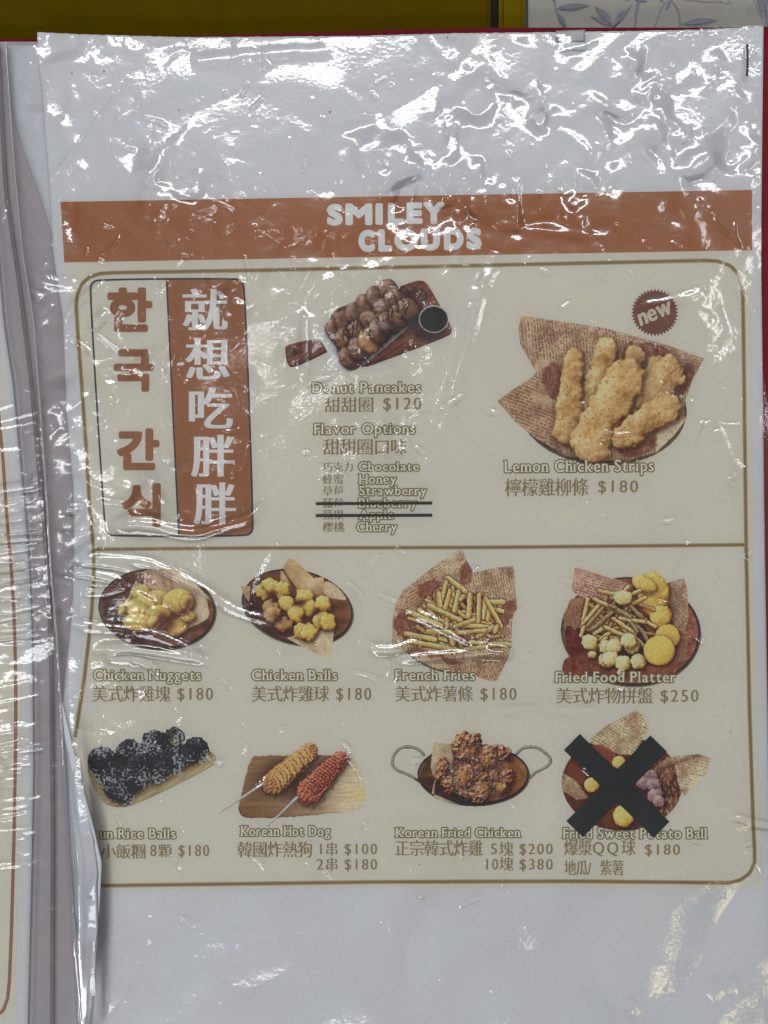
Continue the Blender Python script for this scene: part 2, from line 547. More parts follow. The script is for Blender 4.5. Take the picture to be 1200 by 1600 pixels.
def cells(cv, txt, x0, x1, ytop, ybot, thick=1.0, digit=False, thin=2):
    """characters set in equal cells; strokes reworked to thick uprights and thin level strokes"""
    n = len(txt); cw = (x1 - x0) / n
    out = np.zeros((cv.h, cv.w), bool)
    for i, ch in enumerate(txt):
        if ch == ' ': continue
        v, ed = glyph(ch)
        if digit:
            k = (ybot - ytop) / .70
            base = ybot
            xm = (v[:, 0].min() + v[:, 0].max()) / 2
            X = x0 + (i + .5) * cw + (v[:, 0] - xm) * min(k * 1.0, cw / .62)
        else:
            k = (ybot - ytop) / .92
            base = ybot - .08 * k
            X = x0 + i * cw + (v[:, 0] - .5) * min(k, cw * 1.04) + cw / 2
        m = rast(cv, X, base - v[:, 1] * k, ed)
        if thin: m = ero_y(m, thin)
        m = dil(m, thick * cv.ss, .35)
        out |= m
    return out

TAN = (116, 102, 74); OUTL = (100, 90, 64); FILL = (180, 176, 162)
def caption(name, parent, label, lines, box, slope=0.0):
    cv = Canvas(*box, 3)
    xm = (box[0] + box[2]) / 2
    cv.warp = (lambda px, py: (px, py + slope * (px - xm)))
    for kind, txt, a, b, yt, yb in lines:
        if kind == 'L':
            m = latin(cv, txt, a + 1.5, b - 1.5, yt + .8, yb - .6, .62)
            cv.paint(dil(m, 1.75 * 3), OUTL); cv.paint(m, FILL)
        elif kind == 'D': cv.paint(cells(cv, txt, a, b, yt, yb, .62, True, 2), TAN)
        else: cv.paint(cells(cv, txt, a, b, yt, yb, .55), TAN)
    return runs_mesh(name, cv, .00022, parent, label)

# ------------------------------------------------------------------ the table and what lies beyond the menu
def slab(name, quad, ztop, thick, mats, parent=None, bevel=.0008):
    """flat board from four photo-pixel corners at height ztop"""
    q = np.array(quad, float)
    t = P(q[:, 0], q[:, 1], np.full(4, ztop)); b = t.copy(); b[:, 2] -= thick
    me = bpy.data.meshes.new(name)
    me.from_pydata([tuple(v) for v in np.vstack([t, b])], [], [(3, 2, 1, 0), (4, 5, 6, 7), (0, 1, 5, 4), (1, 2, 6, 5), (2, 3, 7, 6), (3, 0, 4, 7)])
    me.update()
    import bmesh
    bm = bmesh.new(); bm.from_mesh(me)
    bmesh.ops.recalc_face_normals(bm, faces=bm.faces)
    if bevel: bmesh.ops.bevel(bm, geom=list(bm.edges), offset=bevel, segments=2, affect='EDGES')
    bm.to_mesh(me); bm.free()
    return link(name, me, parent, mats)

table = slab('table_top', [(-1500, -900), (2700, -900), (2700, 2500), (-1500, 2500)], -.0191, .02, [M['table']], None, .002)
set_props(table, kind='structure')

yb = empty('yellow_board', 0, 0, 0, 'mustard yellow board lying beyond the top edge of the menu, left half', 'board')
slab('panel', [(-420, -420), (766, -420), (766, 120), (-420, 120)], -.013, .006, [M['yellow']], yb, .0012)
slab('edge_strip', [(779, -420), (820, -420), (820, 120), (779, 120)], -.0125, .0065, [M['yellow2']], yb, .0015)
slab('groove', [(764, -419), (781, -419), (781, 119), (764, 119)], -.0155, .0035, [M['groove']], yb, 0)

fl = empty('floral_paper', 0, 0, 0, 'off-white wrapping paper printed with blue line-drawn flowers at the top right', 'wrapping paper')
slab('paper', [(824, -420), (1560, -420), (1560, 140), (824, 140)], -.0176, .0014, [M['floral']], fl, .0003)
def ink(name, strokes):
    cs, qs, off = [], [], 0
    for pts, w0, w1 in strokes:
        p = resample(chaikin(pts, 2), 3.)
        t = np.gradient(p, axis=0); t /= np.maximum(np.hypot(t[:, 0], t[:, 1]), 1e-6)[:, None]
        nr = np.stack([-t[:, 1], t[:, 0]], -1)
        s = np.linspace(0, 1, len(p)); wd = w0 + (w1 - w0) * s
        g = p[:, None, :] + nr[:, None, :] * (np.array([-.5, .5])[None, :, None] * wd[:, None, None])
        co = P(g[..., 0], g[..., 1], np.full(g.shape[:2], -.01752 + .00002 * (len(cs) % 12)))
        cs.append(co.reshape(-1, 3)); qs.append(grid_quads(len(p), 2)[:, ::-1] + off); off += co.size // 3
    me = mesh_np(name, np.vstack(cs), np.vstack(qs)); fix_up(me)
    return link(name, me, fl, [M['ink']])
def leaf(ax, ay, bx, by, wd):
    mx, my = (ax + bx) / 2, (ay + by) / 2
    nx, ny = -(by - ay), bx - ax; l = math.hypot(nx, ny); nx, ny = nx / l * wd, ny / l * wd
    st = [([(ax, ay), (mx + nx, my + ny), (bx, by)], 1.8, 1.2), ([(ax, ay), (mx - nx, my - ny), (bx, by)], 1.8, 1.2), ([(ax, ay), (bx, by)], 1.2, .8)]
    for k in np.linspace(-.8, .8, 9):
        st.append(([(ax * .85 + bx * .15, ay * .85 + by * .15), (mx + nx * k * .8, my + ny * k * .8), (ax * .12 + bx * .88, ay * .12 + by * .88)], 1.4, .8))
    return st
ink('printed_flower', [([(858, -40), (866, 20), (884, 60)], 2.5, 2)] + leaf(866, 18, 920, 13, 7) + leaf(868, 22, 884, 50, 5) + leaf(866, 8, 850, -30, 7))
ink('printed_flower', [([(1006, -30), (992, 20), (988, 70)], 5, 3.5)] + leaf(928, 14, 958, 46, 8) + leaf(958, 46, 972, 20, 5) + leaf(922, 30, 958, 46, 5) + leaf(958, 46, 985, 12, 4)
    + sum([leaf(988, 2, 988 + 22 * math.cos(a), 2 + 16 * math.sin(a), 4) for a in np.linspace(-3, .3, 7)], []))
ink('printed_flower', [([(1018, 52), (1034, 10), (1046, 4)], 2.5, 2), ([(1046, 4), (1060, 22), (1060, 60)], 3, 3.5)] + leaf(1034, 8, 1024, -8, 3) + leaf(1062, 42, 1118, 36, 8) + leaf(1046, 6, 1038, 20, 3))
ink('printed_flower', [([(1196, -30), (1192, 30), (1200, 70)], 5, 4)] + leaf(1184, -30, 1188, 34, 12) + leaf(1196, -30, 1196, 40, 10) + leaf(1210, -30, 1205, 34, 8))
wr = []
x = 1066.
while x < 1139:
    L_ = random.uniform(2.0, 4.2)
    wr.append(([(x, 4.6 + (x - 1066) * .07), (x + L_ * .5, 1.6 + (x - 1066) * .07 + random.uniform(-1.5, 1)), (x + L_, 4.4 + (x - 1066) * .07)], 1.8, 1.6))
    x += L_ + random.choice([.3, .4, .6, 2.0])
ink('small_print', wr)

# ------------------------------------------------------------------ the folder: cover, spine and seams
fo = empty('display_folder', 0, 0, 0, 'open red display folder with wrinkled clear pockets holding the menu sheets', 'folder')
cov_top = curve([(-900, 66), (60, 64), (300, 60), (440, 56), (640, 50), (760, 47), (880, 47), (1100, 47), (1300, 44)], 0)
def cov_f(u, v):
    x = 52 + u * (1250 - 52); y = cov_top(x) + v * (1760 - cov_top(x)); return x, y
def flat(z): return lambda px, py: np.full(np.shape(px), z)
def solid(o, t):
    md = o.modifiers.new('thickness', 'SOLIDIFY'); md.thickness = t; md.offset = -1
    return o
solid(patch('cover', cov_f, 60, 40, 0, [M['red']], fo, flat(-.0002)), .002)
pb = slab('page_block', [(-690, 140), (1238, 140), (1238, 1752), (-690, 1752)], -.0032, .0158, [M['paper_back']], fo, .0006)
def cov_l(u, v):
    x = -700 + u * 752; y = cov_top(x) + v * (1760 - cov_top(x)); return x, y
solid(patch('cover', cov_l, 20, 20, 0, [M['red']], fo, flat(-.0008)), .002)
S1 = smooth_curve([(-6, 300), (12, 510), (26, 600), (35, 700), (46, 810), (52, 900), (56, 1000), (58, 1200), (54, 1400), (49, 1600), (48, 1760), (-30, 60)])
S2 = smooth_curve([(-4, 75), (8, 300), (30, 450), (48, 600), (62, 760), (74, 900), (79, 1050), (81, 1300), (80, 1600), (80, 1760)])
S3 = smooth_curve([(12, 75), (24, 250), (38, 400), (55, 500), (64, 620), (74, 750), (83, 900), (92, 1000), (98, 1100), (112, 1350), (128, 1600), (134, 1760)])
def spine_f(u, v):
    y = 69 + v * (1760 - 69)
    a, b = np.minimum(S1(y) - 12, -8), S3(y) + 60
    return a + u * (b - a), y
def spine_z(px, py):
    return .0004 + .0005 * np.exp(-((px - S2(py)) / 9.) ** 2) - .0002 * np.exp(-((px - S2(py) - 9) / 5.) ** 2) + .0003 * pnoise(px / 14., py / 180., 8)
patch('spine', spine_f, 40, 160, 0, [M['mauve']], fo, spine_z)

def tube(name, pts, rad, z, mats, parent, n=8, zf=None, flat_=.5):
    p = resample(chaikin(pts, 2), 6.)
    zz = np.full(len(p), z) if zf is None else zf(p[:, 0], p[:, 1]) + z
    c = P(p[:, 0], p[:, 1], zz)
    t = np.gradient(c, axis=0); t /= np.linalg.norm(t, axis=1)[:, None]
    up = np.array([0, 0, 1.]); s = np.cross(t, up); s /= np.linalg.norm(s, axis=1)[:, None]
    a = np.linspace(0, 2 * np.pi, n + 1)
    g = c[:, None, :] + rad * (np.cos(a)[None, :, None] * s[:, None, :] + flat_ * np.sin(a)[None, :, None] * up)
    return link(name, mesh_np(name, g, grid_quads(len(p), n + 1)), parent, mats)
ys = np.linspace(75, 1700, 60)
tube('pocket_seam', np.stack([S1(ys) + 3, ys], -1), .00022, .0026, [M['film_edge']], fo)
tube('spine_fold', np.stack([S2(ys) + 4, ys], -1), .0006, .0022, [M['seam_dark']], fo)
tube('pocket_seam', np.stack([S3(ys), ys], -1), .00026, .0034, [M['film_edge']], fo)

# ------------------------------------------------------------------ sheets of paper
XR = curve([(1190, 45), (1187, 300), (1186, 400), (1189, 620), (1192, 860), (1197, 1150), (1203, 1400), (1208, 1700)])
XL = smooth_curve([(61, 50), (62, 100), (67, 135), (79, 287), (86, 399), (92, 442), (101, 500), (106, 640), (117, 760), (118, 850), (116, 940), (111, 1000), (104, 1060), (101, 1101), (112, 1217), (115, 1300), (122, 1412), (124, 1465), (130, 1544), (136, 1600), (140, 1700)], 1, 10)
YT = curve([(61, 54), (120, 57), (220, 60), (300, 62), (440, 61), (560, 60), (700, 56), (880, 54), (1000, 52), (1100, 50), (1190, 45)], 0)
ms = empty('menu_sheet', 0, 0, 0, 'printed snack menu sheet with an orange header band, filling the clear pocket', 'menu')
def sheet_f(u, v):
    xa = 61 + u * (1190 - 61)
    y = YT(xa) + 1.2 * pnoise(xa / 9., xa * 0, 5) + v * (1700 - YT(xa))
    a, b = XL(y), XR(y)
    return a + u * (b - a), y
solid(patch('paper', sheet_f, 280, 410, 0, [M['paper']], ms), .00012)

bk = patch('backing_sheet', lambda u, v: ((curve([(14, 74), (24, 180), (40, 240), (66, 310), (100, 420), (120, 700)])(74 + v * 600)) * (1 - u) + 420 * u, 74 + v * 600), 30, 60, 0, [M['paper_back']], None, flat(.0011))
solid(bk, .0002)
set_props(bk, 'plain white sheet whose edge peeks out left of the menu sheet top corner', 'paper')

XB = smooth_curve([(97, 310), (103, 412), (116, 500), (126, 600), (135, 700), (141, 800), (145, 860), (141, 950), (136, 1000), (126, 1080), (118, 1130), (120, 1250), (128, 1400)], 1, 8)
XBR = curve([(1172, 295), (1172, 400), (1174, 860), (1180, 1100), (1190, 1385)])
bt = curve([(97, 411), (1172, 392)], 0); bb = curve([(120, 1388), (600, 1383), (1190, 1386)], 0)
def beige_f(u, v):
    xa = 100 + u * 1085
    y = bt(xa) + v * (bb(xa) - bt(xa)); a, b = XB(y), XBR(y)
    return a + u * (b - a), y
patch('beige_panel', beige_f, 270, 250, .00006, [M['beige']], ms)
def band_f(u, v):
    xa = 97 + u * 1075
    yt_ = 318 - 18.5 * u; yb_ = 412 - 19 * u
    y = yt_ + v * (yb_ - yt_); a, b = XB(y), XBR(y)
    return a + u * (b - a), y
hb = patch('header_band', band_f, 270, 26, .00011, [M['orange']], ms)

# header lettering
cv = Canvas(495, 296, 780, 412, 3)
def big(cv, ch, x0, x1, y0, y1, d):
    v, ed = glyph(ch)
    a, b = v.min(0), v.max(0)
    X = x0 + d + (v[:, 0] - a[0]) / max(b[0] - a[0], 1e-6) * (x1 - x0 - 2 * d)
    Y = y1 - d - (v[:, 1] - a[1]) / (b[1] - a[1]) * (y1 - y0 - 2 * d)
    return dil(rast(cv, X, Y, ed), d * cv.ss)
WHT = (176, 182, 182)
for ch, a, b, yo in (('S', 511, 536, 2), ('M', 540, 582, 1.4), ('I', 586.5, 598.5, .8), ('L', 606, 631, .2), ('E', 635, 660, -.4), ('Y', 661, 694, -1)):
    cv.paint(big(cv, ch, a, b, 319 + yo, 353 + yo, 3.1), WHT)
for ch, a, b, yo in (('C', 560, 586, 2), ('L', 591, 613, 1.5), ('O', 616, 653, .8), ('U', 657, 687, 0), ('D', 693, 724, -.6), ('S', 728, 752, -1.2)):
    cv.paint(big(cv, ch, a, b, 359 + yo, 394 + yo, 3.3), WHT)
d = np.abs(np.hypot(cv.X - 716, cv.Y - 336) - 14.5) < .8
cv.paint(d & (cv.Y > 336 - .35 * (cv.X - 716)), (170, 150, 138))
runs_mesh('header_lettering', cv, .00020, hb)

# frame and dividing lines
def arc(cx, cy, r, a0, a1, n=10):
    return [(cx + r * math.cos(t), cy + r * math.sin(t)) for t in np.linspace(a0, a1, n)]
frame = ([(122 - 2, 1150), (127, 1105), (134, 1060), (141, 1000), (146, 950), (149, 900), (148.5, 857), (143, 800), (137, 700), (130, 600), (124, 520)]
         + [(121.5, 480), (123, 463), (130, 446), (142, 435), (158, 429.5)] + [(180, 428), (420, 424), (760, 416.5), (1100, 409)]
         + [(1118, 410), (1138, 417), (1152, 431), (1157, 450)] + [(1158.5, 500), (1163, 860), (1168, 1100), (1174, 1290), (1176, 1325)]
         + [(1176, 1345), (1168, 1362), (1154, 1372), (1136, 1376.5)] + [(1100, 1376), (900, 1374), (600, 1375), (380, 1378), (150, 1381)])
ribbons('frame_line', [(frame, 6.5, .00012, False, 1), (frame, 3.8, .00015, False, 0)], [M['gold'], M['gold2']], ms)
div = [(149, 858), (400, 856), (760, 855), (1163, 851)]
ribbons('dividing_line', [(div, 6, .00016, False, 1), (div, 3.4, .00018, False, 0)], [M['gold'], M['gold2']], ms)

# title panel
def panel_f(u, v):
    y = 438 + v * 399
    return (262 + 19 * v) * (1 - u) + (384.5 + 13 * v) * u, y + 0 * u
cv = Canvas(255, 432, 402, 842, 2)
ol = chaikin([(142, 437)] , 0)
TP = [(158, 438.5), (366, 437), (378, 440), (384, 451), (397, 822), (394, 833), (383, 837.5), (181, 837.5), (170, 834), (165.5, 823), (142.5, 455), (146, 443)]
TPc = chaikin(TP, 2, True)
cv.paint(cv.poly(TPc) & (cv.X > 262 + 19 * (cv.Y - 438) / 399), (126, 87, 62))
tp = runs_mesh('title_panel', cv, .00012, ms, 'orange title panel with white characters, framed in dark blue')
for p_ in (): pass
ribbons('panel_outline', [(TPc, 2.8, .00016, True, 0), ([(262, 438.5), (281, 837)], 2.6, .00018, False, 0)], [M['navy']], ms)
cv = Canvas(160, 440, 380, 832, 3)
for ch, a, b, y0, y1 in (('한', 170, 240, 451, 520), ('국', 180, 242, 547, 613), ('간', 185, 251, 670, 735), ('식', 192, 253, 755, 823)):
    cv.paint(big(cv, ch, a, b, y0, y1, 3.4), (120, 84, 60))
runs_mesh('korean_lettering', cv, .00022, ms, 'heavy orange Korean characters down the left of the title panel')
cv = Canvas(280, 440, 380, 832, 3)
for ch, a, b, y0, y1 in (('就', 287, 357, 452, 519), ('想', 291, 360, 528, 595), ('吃', 297, 365, 605, 671), ('胖', 300, 368, 679, 746), ('胖', 304, 370, 753, 820)):
    v, ed = glyph(ch); lo, hi = v.min(0), v.max(0)
    X = a + 2 + (v[:, 0] - lo[0]) / (hi[0] - lo[0]) * (b - a - 4); Y = y1 - 1 - (v[:, 1] - lo[1]) / (hi[1] - lo[1]) * (y1 - y0 - 2)
    m = rast(cv, X, Y, ed)
    m = ero_y(m, 2); m = dil_box(m, 7, 1)
    cv.paint(m, (182, 182, 176))
runs_mesh('lettering', cv, .00024, tp)

# new badge
bcx, bcy = 1021, 490
star = []
for i in range(80):
    r_ = 37 if i % 2 == 0 else 32.5
    star.append((bcx + r_ * math.cos(i * math.pi / 40), bcy + r_ * math.sin(i * math.pi / 40)))
cv = Canvas(980, 450, 1062, 530, 3)
cv.paint(cv.poly(star), (100, 70, 60))
nb = runs_mesh('new_badge', cv, .00014, ms, 'round saw-edged rust badge reading new')
cv = Canvas(990, 470, 1052, 510, 3)
m = latin(cv, 'new', 993, 1049, 474, 502, 1.6, False, .10)
cv.paint(m, (164, 158, 145))
ca, sa = math.cos(-.40), math.sin(-.40)
cv.warp = lambda px, py: (bcx + (px - bcx) * ca - (py - 491) * sa + (491 - py) * .12, bcy + (px - bcx) * sa + (py - 491) * ca)
runs_mesh('lettering', cv, .00024, nb)

# ------------------------------------------------------------------ printed dish pictures
def sc(ox, oy, k, pts):
    return [(ox + a / k, oy + b / k) for a, b in pts]
FRY = [(96, 56, 28), (140, 96, 45), (178, 146, 78), (204, 180, 116), (216, 200, 150)]
NUG = [(104, 60, 24), (150, 108, 40), (182, 148, 62), (198, 170, 88), (208, 186, 120)]
KFC = [(30, 11, 7), (70, 30, 18), (108, 52, 30), (152, 98, 58), (206, 174, 140)]

# donut pancakes on a board
k = 4.286; T = lambda pts: sc(440, 430, k, pts)
cv = Canvas(440, 432, 712, 588, 1.25)
wood = np.zeros(cv.rgb.shape) + np.array((104, 62, 50.))
g = fbm((cv.X * .87 - cv.Y * .5) / 40., (cv.X * .5 + cv.Y * .87) / 3.5, 21, 3)
wood *= (1 + .35 * g)[..., None]
cv.paint(cv.poly(chaikin(T([(35, 468), (248, 424), (330, 500), (310, 525), (95, 627), (40, 618), (22, 500)]), 2, True)), wood)
cv.paint(cv.poly(chaikin(T([(310, 245), (490, 190), (780, 85), (900, 42), (950, 42), (985, 75), (1050, 190), (1140, 350), (1140, 395), (1100, 425), (690, 580), (520, 640), (330, 520)]), 2, True)), wood)
cv.paint(cv.ell(461.5, 552, 4.6, 5.4) < 1, (44, 24, 20))
cv.blend(np.exp(-cv.dist(T([(60, 630), (300, 530)])) / 3) * .7, (40, 22, 18))
cv.blend(np.exp(-cv.dist(T([(560, 622), (1110, 428), (1140, 385)])) / 2.6) * .75, (46, 26, 22))
r_ = cv.ell(650, 466, 17, 14.5, .2)
cv.blend((r_ < 1) * .45, (62, 36, 30)); cv.blend((np.abs(r_ - 1) < .09) * .7, (58, 34, 28))
wp = cv.poly(chaikin(T([(270, 340), (252, 420), (300, 500), (360, 610), (410, 650), (450, 655), (520, 635), (720, 470), (905, 305), (905, 240), (800, 125), (640, 150), (500, 190)]), 2, True))
cv.paint(wp, (196, 196, 196))
cv.blend(wp * np.clip(fbm(cv.X / 9., cv.Y / 9., 3), 0, 1) * .5, (120, 112, 108))
CH = [(24, 12, 10), (58, 32, 25), (88, 54, 42), (122, 84, 64), (176, 150, 134)]
CT = [(60, 34, 20), (108, 70, 42), (148, 104, 62), (170, 128, 84), (196, 168, 130)]
DON = [(370, 380), (430, 320), (500, 270), (570, 215), (640, 160), (720, 112), (430, 450), (520, 390), (600, 320), (690, 240), (765, 180), (460, 560), (520, 505), (590, 450), (650, 390), (720, 330), (790, 282), (850, 238)]
rows = [T(DON)]
_old = [[(526, 515), (540, 499), (556, 488), (573, 477), (591, 466), (610, 455), (614, 468)], [(545, 556), (563, 549), (556, 530), (577, 533), (590, 518), (604, 508), (620, 496), (640, 486), (628, 482)]]
sd = 40
for rw in rows:
    for (a, b) in rw:
        sd += 1
        tan_ = sd % 6 == 0 and a > 570
        cv.lump(cv.ell(a, b, 20.5, 16.5, .9), CT if tan_ else CH, .18, 7, sd, amp=12, edge=.08)
for i in range(24):
    a = random.uniform(522, 640); b = 534 - (a - 522) * .50 + random.uniform(-16, 22)
    cv.paint((cv.dist(chaikin([(a, b - 11), (a + 5, b - 3), (a + 3, b + 9)], 2)) < .9) & cv.a & (cv.rgb.sum(-1) < 450), (30, 15, 12))
for i in range(14):
    a = random.uniform(526, 636); b = 528 - (a - 522) * .48 + random.uniform(-12, 14)
    cv.blend((cv.ell(a, b, 5.5, 2.4, random.uniform(-1, 1)) < 1) * .45, (176, 150, 138))
cv.blend(np.exp(-np.clip(cv.ell(670, 510, 26, 22) - 1, 0, 9) * 8) * .6, (38, 20, 17))
r_ = cv.ell(677.5, 500, 23.5, 21.5)
cv.paint(r_ < 1, (150, 146, 142)); cv.paint(cv.ell(677.5, 500.5, 21.6, 19.6) < 1, (34, 31, 36))
cv.blend((cv.ell(672, 494, 12, 9) < 1) * np.clip(.3 + fbm(cv.X / 5, cv.Y / 5, 8), 0, 1) * .5, (74, 66, 66))
cv.wave(.14, 5, 4.)
picture('donut_picture', cv, .00015, ms, 'printed picture of chocolate donuts on a wooden board with a sauce cup')

# lemon chicken strips in printed paper
k = 2.727; T = lambda pts: sc(760, 400, k, pts)
cv = Canvas(772, 492, 1102, 730, 1.0)
cv.paint(cv.ell(940, 640, 131, 88, .05) < 1, (52, 44, 38))
cv.blend(np.exp(-np.abs(cv.ell(940, 640, 128, 85, .05) - 1) * 60) * .7, (120, 104, 84))
pp = T([(145, 258), (270, 275), (500, 310), (760, 380), (922, 440), (870, 540), (835, 640), (843, 700), (790, 770), (720, 835), (600, 872), (450, 872), (330, 852), (200, 772), (120, 712), (42, 620), (110, 570), (210, 505), (180, 450), (140, 380), (133, 310)])
pm = cv.poly(pp)
cv.newsprint(pm, 1.45, (176, 152, 122), (96, 66, 48), 31, 4.8)
cv.newsprint(cv.poly(T([(42, 620), (210, 505), (290, 640), (280, 750), (330, 852), (120, 712)])), .35, (170, 142, 112), (92, 62, 46), 35, 5.0)
cv.newsprint(cv.poly(T([(600, 345), (760, 380), (922, 440), (870, 540), (820, 470), (700, 430)])), .25, (178, 150, 124), (110, 70, 54), 36, 4.6)
RED = (104, 52, 38)
for q in ([(210, 505), (300, 440), (320, 560), (290, 640)], [(560, 440), (600, 350), (640, 420), (620, 460)], [(640, 360), (780, 400), (780, 440), (660, 430)], [(830, 460), (895, 460), (850, 580), (810, 600)], [(540, 820), (720, 750), (715, 830), (600, 870)], [(280, 560), (325, 520), (300, 740), (350, 830)]):
    mk = cv.poly(chaikin(T(q), 1, True), 3, 4)
    cv.blend(mk * (.62 + .5 * fbm(cv.X / 10, cv.Y / 10, 7)), RED)
cv.blend((cv.poly(T([(735, 700), (843, 700), (790, 770), (715, 840)]))) * .8, (196, 180, 150))
STR = [(84, 46, 24), (132, 88, 44), (162, 126, 74), (182, 150, 96), (196, 172, 126)]
cv.lump(cv.capsule(946, 543, 16, 925, 640, 25), STR, .5, 10, 61, amp=11, edge=.26, mott=.42, bump=.22)
cv.lump(cv.capsule(990, 556, 15, 980, 600, 16), STR, .5, 9, 66, amp=9, edge=.26, mott=.42, bump=.22)
cv.lump(cv.capsule(1036, 586, 31, 1018, 622, 28), STR, .5, 12, 62, amp=14, edge=.26, mott=.42, bump=.22)
cv.lump(cv.capsule(896, 560, 15, 884, 674, 22), STR, .45, 10, 63, amp=11, edge=.24, mott=.42, bump=.22)
cv.lump(cv.capsule(976, 590, 30, 921, 690, 31), STR, .42, 13, 64, amp=14, edge=.24, mott=.42, bump=.22)
cv.lump(cv.capsule(1037, 638, 24, 973, 684, 19), STR, .5, 11, 65, amp=11, edge=.28, mott=.42, bump=.22)
cv.lump(cv.ell(926, 708, 26, 16), [(86, 50, 30), (132, 92, 54), (160, 124, 78), (178, 146, 100), (190, 164, 120)], .4, 8, 67, amp=9, shadow=False)
for i in range(150):
    a, b = random.uniform(870, 1055), random.uniform(535, 700)
    cv.paint((cv.ell(a, b, random.uniform(.7, 1.7), random.uniform(.6, 1.2), random.uniform(0, 3)) < 1) & cv.a & (cv.rgb[..., 0] > 165), (84, 64, 36))
for txt, px_, py_, hh in (('ank you f', 862, 503, 12), ('ly tea pri', 846, 512, 11)):
    c2 = Canvas(0, 0, 70, 20, 1.0)
    mm = np.zeros(cv.a.shape, bool)
    pos = 0
    for ch in txt:
        if ch == ' ': pos += 4; continue
        v, ed = glyph(ch)
        mm |= rast(cv, px_ - 8 + v[:, 1] * -hh + 8, py_ + pos + (v[:, 0] - v[:, 0].min()) * hh * .85, ed)
        pos += (v[:, 0].max() - v[:, 0].min()) * hh * .85 + 1.6
    cv.blend(dil(mm, .6) * .75, (88, 60, 46))
cv.wave(.16, 6, 5.)
picture('chicken_strip_picture', cv, .00015, ms, 'printed picture of lemon chicken strips in news-printed paper')

def bowl(cv, cx, cy, rx, ry, rot, inner=(84, 52, 40), hi=None, seed=0):
    r_ = cv.ell(cx, cy, rx, ry, rot)
    cv.paint(r_ < 1, (40, 34, 32))
    ins = cv.ell(cx - 1, cy - 2, rx - 4.5, ry - 4.5, rot) < 1
    n = fbm(cv.X / 26., cv.Y / 14., seed, 3)
    col = np.array(inner, float) * (1.22 + .5 * n + .25 * (cv.X - cx)[..., ] / rx)[..., None]
    cv.paint(ins, np.clip(col, 12, 240))
    cv.blend(np.exp(-np.abs(cv.ell(cx + 1, cy + 2, rx - 2.4, ry - 2.4, rot) - 1) * 34) * np.clip(.5 + (cv.Y - cy) / ry * .6, .15, 1) * .9, (150, 134, 112))
    return r_

# chicken nuggets
k = 5.4545; T = lambda pts: sc(140, 860, k, pts)
cv = Canvas(150, 880, 345, 1022, 1.25)
bowl(cv, 248, 952, 92.5, 64, .10, (78, 48, 38), seed=71)
PAP = (186, 166, 138)
m = cv.poly(chaikin(T([(400, 250), (470, 170), (560, 150), (720, 160), (860, 230), (1000, 370), (1010, 440), (1035, 560), (960, 610), (860, 650), (760, 745), (560, 690), (420, 680), (320, 640), (300, 500)]), 1, True))
pc = np.zeros(cv.rgb.shape) + np.array(PAP, float); pc *= (1 + .16 * fbm(cv.X / 18., cv.Y / 18., 72))[..., None]
cv.paint(m, pc)
for q in ([(500, 180), (560, 300)], [(620, 170), (650, 300)], [(690, 200), (720, 330)], [(430, 230), (500, 250)]):
    cv.fold(m, T(q), (132, 88, 60), 5, .75)
cv.blend((cv.poly(chaikin(T([(410, 230), (470, 180), (500, 240), (480, 290), (410, 270)]), 2, True))) * .8, (88, 44, 32))
for a, b, rx, ry, ro, s_ in ((295, 500, 34, 62, .4, 1), (345, 450, 40, 45, .2, 2), (450, 370, 80, 85, 0, 3), (600, 420, 110, 85, .2, 4), (760, 430, 130, 105, -.2, 5), (840, 440, 60, 70, 0, 6), (460, 500, 130, 105, .3, 7), (590, 540, 110, 80, -.2, 8), (430, 610, 130, 78, .1, 9), (560, 610, 60, 60, 0, 10), (760, 650, 95, 72, -.5, 11), (850, 560, 60, 50, 0, 12)):
    cv.lump(cv.ell(140 + a / k, 860 + b / k, rx / k, ry / k, ro), NUG, .22, 7, 80 + s_, amp=8, edge=.10)
for q, wd in (([(640, 560), (700, 620), (640, 680)], 12), ([(860, 430), (830, 520), (740, 560)], 9), ([(560, 640), (610, 590)], 6)):
    cv.blend(np.exp(-(cv.dist(T(q)) / wd * 1.3) ** 2) * .85, (92, 46, 28))
cv.wave(.12, 7, 4.)
picture('chicken_nugget_picture', cv, .00015, ms, 'printed picture of chicken nuggets in an oval dark bowl')

# chicken balls
T = lambda pts: sc(370, 860, k, pts)
cv = Canvas(372, 868, 558, 1034, 1.25)
bowl(cv, 466, 949, 89, 59, .24, (80, 50, 36), seed=91)
cv.blend((cv.poly(chaikin(T([(740, 240), (860, 300), (950, 420), (900, 420), (740, 390)]), 2, True))) * .85, (190, 176, 146))
def sheet_(cv, pts, base, seed, var=.14):
    m = cv.poly(pts)
    c_ = (np.zeros(cv.rgb.shape) + np.array(base, float)) * (1 + var * fbm(cv.X / 14., cv.Y / 14., seed, 3))[..., None]
    cv.paint(m, c_); return m
m = sheet_(cv, T([(450, 65), (500, 80), (660, 235), (745, 220), (748, 380), (690, 400), (560, 370), (450, 230), (395, 140)]), (166, 136, 96), 92)
cv.fold(m, T([(660, 235), (600, 340)]), (210, 196, 168), 8, .7); cv.fold(m, T([(748, 380), (670, 400)]), (110, 60, 30), 6, .6)
sheet_(cv, T([(378, 170), (400, 180), (470, 300), (465, 380), (380, 290)]), (176, 152, 112), 93)
sheet_(cv, T([(35, 300), (120, 300), (112, 440), (70, 380)]), (160, 134, 96), 94)
m = sheet_(cv, T([(430, 740), (620, 680), (830, 655), (822, 760), (790, 920), (700, 885), (570, 822)]), (182, 164, 130), 95)
cv.fold(m, T([(700, 885), (620, 800)]), (140, 116, 84), 6, .4)
